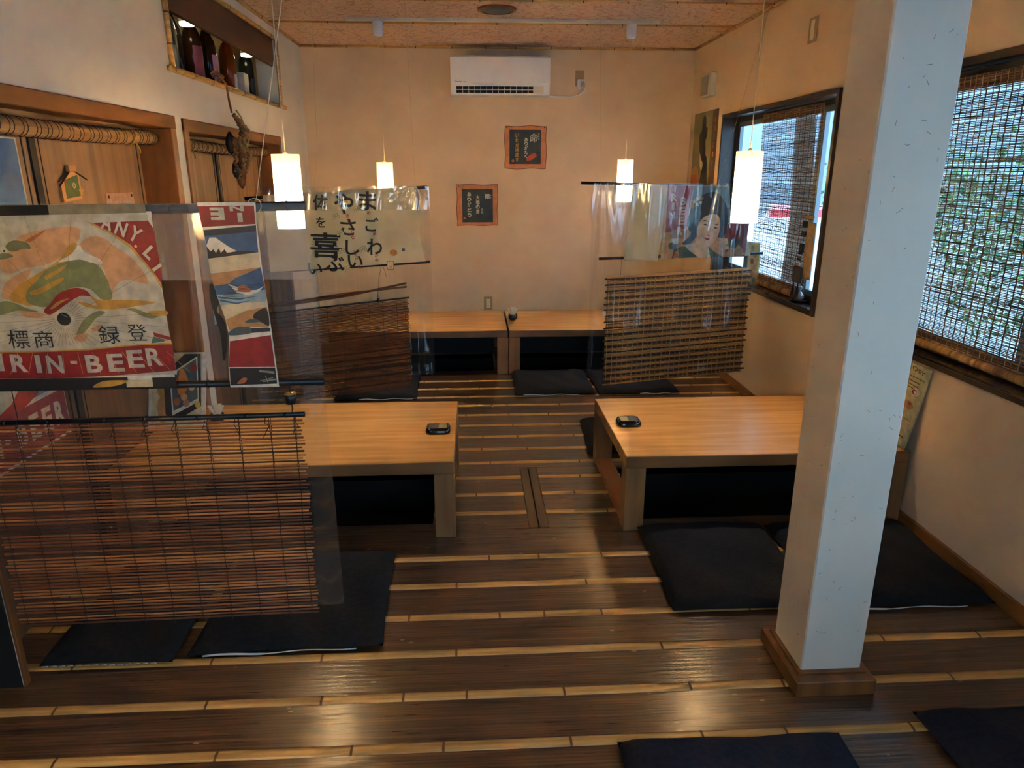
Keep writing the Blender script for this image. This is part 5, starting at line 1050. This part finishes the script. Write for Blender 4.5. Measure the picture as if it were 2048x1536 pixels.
# ---------------------------------------------------------------- bottles in the niche
def bottle(label, y, col, rough, trans, stickers, h=0.40, x=-1.52, rad=0.05):
    z = NI[2] + 0.009; t = thing('sake_bottle', label, 'bottle', (x, y, z), 'sake bottles in the wall niche')
    g = bpy.data.materials.new('bottle_glass'); g.use_nodes = True; b = g.node_tree.nodes['Principled BSDF']; b.inputs['Base Color'].default_value = S(*col); b.inputs['Roughness'].default_value = rough; b.inputs['Transmission Weight'].default_value = trans; b.inputs['IOR'].default_value = 1.3
    m = MB(); s = h / 0.40; m.lathe([(rad * .9, z), (rad, z + .006), (rad, z + .20 * s), (rad * .86, z + .245 * s), (rad * .5, z + .285 * s), (rad * .30, z + .315 * s), (rad * .28, z + .36 * s)], (x, y, 0), g, 28); gb = m.build('glass_body', t)
    m = MB(); m.lathe([(rad * .33, z + .36 * s), (rad * .33, z + .39 * s), (rad * .3, z + .395 * s)], (x, y, 0), M_DKFRAME, 16); m.build('cap', t)
    for (a0, a1, z0, z1, c1, c2) in stickers:
        lm = mk('sticker_%d_%d_%d' % c1, S(*c1), S(*c2), (18, 18, 18), rough=0.5); m = MB()
        m.grid(lambda u, v: (x + (rad + .0006) * math.cos(a0 + (a1 - a0) * u), y + (rad + .0006) * math.sin(a0 + (a1 - a0) * u), z + z0 + (z1 - z0) * v), 12, 2, lm); m.build('paper_label', gb)
bottle('clear bottle with white label at the near end of the niche', 3.945, (200, 200, 190), .1, .9, [(-1.2, -.3, .02, .13, (198, 196, 186), (120, 130, 140))])
bottle('dark bottle with a low orange label, second from the near end', 4.165, (22, 15, 12), .12, .0, [(-1.9, -1.0, .01, .12, (206, 98, 30), (230, 130, 50))], x=-1.575)
bottle('dark brown bottle with a maroon label under the first puck light', 4.29, (48, 26, 12), .1, .2, [(-1.2, .35, .02, .18, (128, 52, 74), (90, 34, 60))])
bottle('brown bottle with a violet and pink sunset label', 4.52, (66, 34, 10), .1, .3, [(-.75, .45, .02, .17, (206, 96, 96), (160, 130, 190))])
bottle('amber bottle with a white label beside the white box', 4.86, (150, 66, 10), .1, .55, [(-.5, .8, .01, .11, (196, 194, 190), (206, 204, 200))])
bottle('dark green bottle with a round gold crest at the far end', 5.25, (14, 18, 16), .1, .0, [(-.7, .3, .02, .13, (26, 26, 28), (30, 30, 32))])
t = thing('white_carton', 'plain white carton between the amber and the dark green bottle', 'carton', (-1.52, 5.06, NI[2] + .009)); m = MB(); m.bevbox(-1.57, -1.47, 5.02, 5.11, NI[2] + .009, NI[2] + .15, M_WHITED, .002); m.build('carton_body', t)

# ---------------------------------------------------------------- dark portrait poster on the right wall
t = thing('wall_poster', 'dark kimono portrait poster with vertical gold writing on the right wall by the corner', 'poster', (XR, 5.9, 1.6))
xr = XR - 0.0015; m = MB(); m.box(xr, XR, 5.62, 6.22, 1.10, 1.975, C('khaki', (120, 110, 76))); m.build('sheet', t)
Q = lambda u, v: (6.22 - .60 * u, 1.975 - .875 * v)
a = Art(lambda u, v, h: (xr - .0003 - h, *Q(u, v))); a.poly([(0, 0), (.78, 0), (.78, 1), (0, 1)], mk('olive_wash', S(112, 110, 78), S(140, 128, 84), (4, 4, 4), rough=.6)); a.poly([(.78, 0), (1, 0), (1, 1), (.78, 1)], C('brown_band', (92, 62, 40)))
a.poly([(0, .55), (.3, .5), (.35, .8), (.4, 1), (0, 1)], PAL['tan'], True); a.poly([(.02, .58), (.25, .56), (.3, .66), (.1, .7)], PAL['rust'], True)
a.poly([(.36, .08), (.44, .03), (.52, .07), (.54, .14), (.60, .14), (.60, .22), (.55, .26), (.58, .36), (.52, .46), (.40, .40), (.30, .32), (.28, .2), (.36, .16)], PAL['ink'], True)
a.poly([(.33, .36), (.42, .42), (.50, .46), (.46, .52), (.38, .48)], PAL['skin'], True)
a.poly([(.56, .40), (.66, .42), (.72, .6), (.80, .8), (.86, 1), (.2, 1), (.36, .82), (.42, .6)], PAL['ink'], True); a.line((.70, .52), (.78, .62), .012, PAL['tan']); a.poly([(.45, .78), (.50, .8), (.46, .9), (.42, .88)], PAL['rust'], True)
a.column('キリンビール', .89, .08, .05, -.075, C('gold_ink', (206, 168, 90)))
a.build('printing', t)

# ---------------------------------------------------------------- woven blinds in the windows
def window_blind(label, y0, y1, z0, z1, x, seed, roll):
    t = thing('woven_blind', label, 'blind', (x, (y0 + y1) / 2, z1), 'woven blinds in the windows'); r_ = random.Random(seed)
    A = mk('grass_fibre', S(150, 116, 88), S(186, 154, 122), (40, 6, 40), rough=0.7); Bm = mk('grass_fibre_dark', S(92, 64, 48), S(116, 86, 64), (40, 6, 40), rough=0.7); D = flat('dark_cord', (40, 26, 22), 0.7); V = mk('tan_ribbon', S(150, 104, 70), S(120, 80, 52), (30, 30, 8), rough=0.7)
    bow = lambda v: 0.008 * math.sin(PI * v)
    m = MB(); n = int((z1 - z0) / 0.0058)
    for k in range(n):
        z = z1 - (k + .5) * (z1 - z0) / n; v = k / n; N = 22; ph = r_.uniform(0, 6); fr = r_.uniform(18, 40); skip = r_.random() < 0.12
        if skip: continue
        pts = [(x + bow(v) + .0006 * math.sin(s_ * 2 + k), y0 + (y1 - y0) * s_ / N, z + .0013 * math.sin(ph + s_ / N * fr) + r_.uniform(-.0006, .0006)) for s_ in range(N + 1)]
        m.tube(pts, 0.00165 * r_.uniform(.6, 1.35), A if r_.random() < .7 else Bm, 4)
    for (za, zb_) in ((z1 - 0.05, z1), (z0, z0 + 0.045)):      # dense bands at head and foot
        for k in range(14):
            z = za + (zb_ - za) * k / 13; m.tube([(x + r_.uniform(-.002, .002), y0 + (y1 - y0) * s_ / 10, z + r_.uniform(-.0008, .0008)) for s_ in range(11)], 0.0022, r_.choice([A, Bm, Bm]), 4)
    m.build('grass_weft', t)
    m = MB(); k = 0; z = z1 - .055
    while z > z0 + .04:
        v = (z1 - z) / (z1 - z0); m.tube([(x - .003 + bow(v), y0 + (y1 - y0) * s_ / 12, z + r_.uniform(-.001, .001)) for s_ in range(13)], 0.0016, D, 5)
        zc = z - .024; N = 150; m.tube([(x - .003 + bow(v), y0 + (y1 - y0) * s_ / N, zc + (.0028 if s_ % 2 else -.0028)) for s_ in range(N + 1)], 0.0008, D, 3, False); z -= .048
    m.build('dark_cords', t, 'dark brown cross cords')
    m = MB(); y = y0 + .006; k = 0
    while y < y1:
        w_ = .0040 if k % 2 == 0 else .0026
        m.grid(lambda u, v, y=y, w_=w_: (x - .005 + bow(v) - .0015 * math.sin(v * 150), y - w_ + 2 * w_ * u + .0015 * math.sin(v * 11 + y * 9), z1 + (z0 - z1) * v), 1, 60, V if k % 2 == 0 else A); y += .036 if k % 2 else .030; k += 1
    m.build('warp_ribbons', t, 'tan warp ribbons')
    m = MB()
    rr = .020 if roll else .018
    N = 40; m.tube([(x - .012, y0 + (y1 - y0) * s_ / N, z0 - .004 + .001 * math.sin(s_ * 3)) for s_ in range(N + 1)], [rr * (1 + .04 * math.sin(s_ * 2.2)) for s_ in range(N + 1)], mk('blind_roll', S(176, 132, 76), S(110, 72, 40), (8, 46 if roll else 30, 8), rough=.6, bump=.3), 14); m.build('bottom_roll', t)
window_blind('narrow woven grass blind in the window beside the dark portrait poster', 4.03, 4.88, 0.80, 1.872, XR + 0.055, 3, True)
window_blind('wide woven grass blind in the window nearest the camera, beyond the pillar', 1.55, 3.22, 0.80, 1.862, XR + 0.055, 4, False)

# on the sill of the farther window
zs = W1[2] + 0.0385
t = thing('table_fan_card', 'narrow yellow picture card standing at the far end of the window sill', 'card', (XR + .05, 4.66, zs))
def FC(u, v, h): return (XR - .045 + .085 * u + .01 * v, 4.66 - h + .05 * v, zs + .001 + .275 * v + .01 * (1 - u) * v)
m = MB(); m.grid(lambda u, v: FC(u, v, 0), 2, 10, PAL['cream']); m.build('card', t, solid=.002)
a = Art(lambda u, v, h: FC(u, v, h + .0016)); a.poly([(.05, .05), (.95, .05), (.95, .97), (.05, .97)], C('card_yellow', (206, 160, 70)))
for u, v, cc in ((.4, .85, 'olive'), (.6, .7, 'rust'), (.4, .55, 'crimson'), (.6, .4, 'tan'), (.45, .25, 'rust'), (.6, .12, 'olive')): a.disc(u, v, .14, PAL[cc], 14, .5)
a.build('printing', t)
t = thing('black_stand', 'black tray stand behind the yellow card on the window sill', 'holder', (XR + .02, 4.74, zs)); m = MB(); m.bevbox(XR - .022, XR + .0, 4.755, 4.80, zs, zs + .21, M_BLACK, .002); m.bevbox(XR - .04, XR + .02, 4.74, 4.815, zs + .21, zs + .222, M_BLACK, .002); m.build('stand_post', t)
t = thing('sill_dish', 'shallow dark dish at the near end of the window sill', 'dish', (XR + .035, 4.02, zs)); m = MB(); m.lathe([(.03, zs), (.058, zs + .008), (.062, zs + .014), (.056, zs + .011), (.002, zs + .006)], (XR + .034, 4.02, 0), flat('dark_lacquer', (54, 40, 36), .15), 28); m.build('dish_body', t)
t = thing('cellophane_bag', 'small tied cellophane bag on the shallow dish', 'bag', (XR + .034, 4.02, zs + .0125)); M_CELLO = flat('cellophane', (190, 200, 210), .08, coat=.3)
bn = M_CELLO.node_tree.nodes['Principled BSDF']; bn.inputs['Transmission Weight'].default_value = .6
m = MB(); m.lathe([(.016, zs + .0125), (.026, zs + .022), (.024, zs + .038), (.010, zs + .056), (.005, zs + .062), (.012, zs + .078), (.018, zs + .088)], (XR + .034, 4.02, 0), M_CELLO, 14, caps=False); m.build('bag_body', t)
t = thing('hanging_ornament', 'cream board ornament with dark striped cloth and tassels at the near window edge', 'ornament', (XR - .02, 3.86, 1.30))
xo = XR - .028
m = MB(); m.bevbox(xo, xo + .005, 3.80, 3.90, .93, 1.24, C('pale_board', (206, 168, 124)), .002); m.build('board', t)
m = MB(); m.tube([(xo - .008, 3.82, 1.27), (xo - .008, 3.89, 1.265), (xo - .008, 3.955, 1.272)], [.008, .008, .006], M_PINE, 8); m.build('cross_stick', t)
m = MB()
for k, (z, hh, mt) in enumerate(((1.245, .035, M_BLACK), (1.19, .03, M_DKFRAME), (1.12, .05, M_BLACK), (1.085, .012, M_VINEL), (1.07, .01, M_BLACK), (1.05, .014, M_VINEL), (1.035, .008, M_BLACK), (1.01, .016, PAL['skin']), (.995, .008, PAL['crimson']))):
    y_ = 3.905 + .008 * k * .6; m.bevbox(xo - .016, xo - .004, y_ - .025, y_ + .018, z - hh, z, mt, .002)
m.bevbox(xo - .02, xo - .003, 3.87, 3.975, .90, .99, flat('grey_cloth', (62, 66, 70), .8), .006); m.build('striped_cloth', t)
for k, y_ in enumerate((3.955, 3.90)):
    m = MB()
    for q in range(7): m.tube([(xo - .012, y_, .90), (xo - .012 + .003 * math.sin(q), y_ + .004 * (q - 3) * .8, .86), (xo - .012 + .004 * math.sin(q * 2), y_ + .007 * (q - 3) * .8 + .01, .815)], .0028, M_BLACK, 5)
    m.build('tassel', t)

# ---------------------------------------------------------------- outside the windows
m = MB(); m.box(1.9, 40, -20, 60, -0.62, -0.6, mk('pale_asphalt', S(138, 150, 158), S(156, 166, 172), (1, 1, 1), rough=.9)); structure(m.build('ground'))
m = MB(); m.box(2.03, 3.1, -3, 9, 2.28, 2.4, flat('eave_boards', (96, 82, 84), .8)); structure(m.build('trim_9'))
def tree(label, x, y, h, rt, crown, seed, trunk=True):
    t = thing('garden_tree', label, 'tree', (x, y, -.6), 'plants outside the windows'); r_ = random.Random(seed)
    if trunk:
        m = MB(); m.tube([(x, y, -.62), (x + .06, y + .03, h * .3), (x - .04, y, h * .7), (x + .03, y - .02, h)], [rt, rt * .85, rt * .7, rt * .4], mk('bark', S(96, 74, 60), S(70, 54, 44), (8, 8, 2), rough=.9, bump=.4), 12); m.build('trunk', t)
    m = MB(); LM_ = [flat('leaf_a', (62, 96, 58), .6), flat('leaf_b', (104, 142, 82), .6), flat('leaf_c', (48, 84, 50), .6)]
    for (cx_, cy_, cz_, cr_) in crown:
        for k in range(420):
            d = Vector((r_.gauss(0, 1), r_.gauss(0, 1), r_.gauss(0, .8))).normalized() * cr_ * r_.uniform(.6, 1.0); c_ = Vector((x + cx_, y + cy_, cz_)) + d
            u_ = Vector((r_.uniform(-1, 1), r_.uniform(-1, 1), r_.uniform(-1, 1))).normalized() * .045; v_ = u_.cross(Vector((r_.uniform(-1, 1), r_.uniform(-1, 1), 1))).normalized() * .028
            m.add([c_ - u_, c_ - v_, c_ + u_, c_ + v_], [(0, 1, 2, 3)], r_.choice(LM_))
    m.build('foliage', t)
tree('brown trunked tree outside, straight behind the narrow blind', 3.45, 7.5, 3.4, .13, [(0, 0, 3.0, .8), (.5, .3, 2.6, .6)], 1)
tree('leafy shrub outside behind the middle of the narrow blind', 6.4, 12.0, 1.2, .06, [(0, 0, 1.1, .9), (.9, -.6, 1.3, .8)], 2)
tree('leafy shrub outside at the pillar side of the wide blind', 5.2, 7.0, 1.2, .06, [(0, 0, 1.2, .75), (.4, .8, 1.0, .6), (.1, -.3, .4, .6)], 3, False)
tree('low bush outside beyond the lower part of the wide blind', 3.6, 4.5, .2, .04, [(0, 0, -.25, .45), (.4, .5, -.3, .4)], 4)
m = MB(); m.box(10, 16, 4, 11.5, -.6, 3.6, flat('pale_render', (176, 190, 200), .8)); m.box(9.95, 10, 5, 7, .6, 2.2, flat('dark_glass', (60, 74, 86), .2)); m.box(9.95, 10, 8.2, 10, .6, 2.2, flat('dark_glass', (60, 74, 86), .2)); m.box(9.7, 16.3, 3.8, 11.8, 3.6, 3.9, M_DKFRAME)
tag(m.build('neighbour_house'), 'pale rendered house outside, seen through the wide woven blind', 'house')
m = MB(); m.box(22, 30, -14, 60, -.6, 7.5, flat('grey_render', (136, 152, 166), .8))
m.box(21.9, 30.1, -14.1, 60.1, 7.5, 7.8, M_DKFRAME)
tag(m.build('apartment_building'), 'long grey building across the street, seen behind the blinds', 'building')
def car(label, x, y, rot, col):
    t = thing('parked_car', label, 'car', (x, y, -.6)); co, si = math.cos(rot), math.sin(rot); Wp = lambda a_, b_, c_: (x + co * a_ - si * b_, y + si * a_ + co * b_, -.6 + c_)
    side = [(-2.0, .35), (-2.05, .8), (-1.75, .95), (-1.1, 1.0), (-.6, 1.42), (.8, 1.46), (1.6, 1.02), (1.95, .9), (2.0, .35)]
    m = MB(); L_ = len(side); m.add([Wp(a_, s_ * .82 * (0.86 if c_ > 1.2 else 1), c_) for s_ in (-1, 1) for a_, c_ in side], [tuple(range(L_)), tuple(range(2 * L_ - 1, L_ - 1, -1))] + [(k, (k + 1) % L_, L_ + (k + 1) % L_, L_ + k) for k in range(L_)], col); m.build('car_body', t)
    m = MB()
    for s_ in (-1, 1): m.add([Wp(a_, s_ * .80 if c_ < 1.1 else s_ * .722, c_) for a_, c_ in ((-1.0, 1.03), (-.58, 1.36), (.75, 1.38), (1.3, 1.05))], [(0, 1, 2, 3)], flat('dark_glass', (60, 74, 86), .2))
    m.build('side_window', t)
    for a_ in (-1.25, 1.3):
        for s_ in (-1, 1):
            m = MB(); ring = [Wp(a_ + .31 * math.cos(q), s_ * (.84 if e else .62), .31 + .31 * math.sin(q)) for e in (0, 1) for q in [2 * PI * k / 20 for k in range(20)]]
            m.add(ring, [tuple(range(20)), tuple(range(39, 19, -1))] + [(k, (k + 1) % 20, 20 + (k + 1) % 20, 20 + k) for k in range(20)], M_BLACK); m.build('wheel', t)
car('red car parked outside, a patch of red behind the narrow blind', 6.75, 14.2, 1.2, flat('car_red', (214, 44, 60), .25))
car('white car parked outside behind the narrow blind, nearer than the red one', 4.75, 9.8, 1.35, flat('car_white', (230, 234, 238), .25))
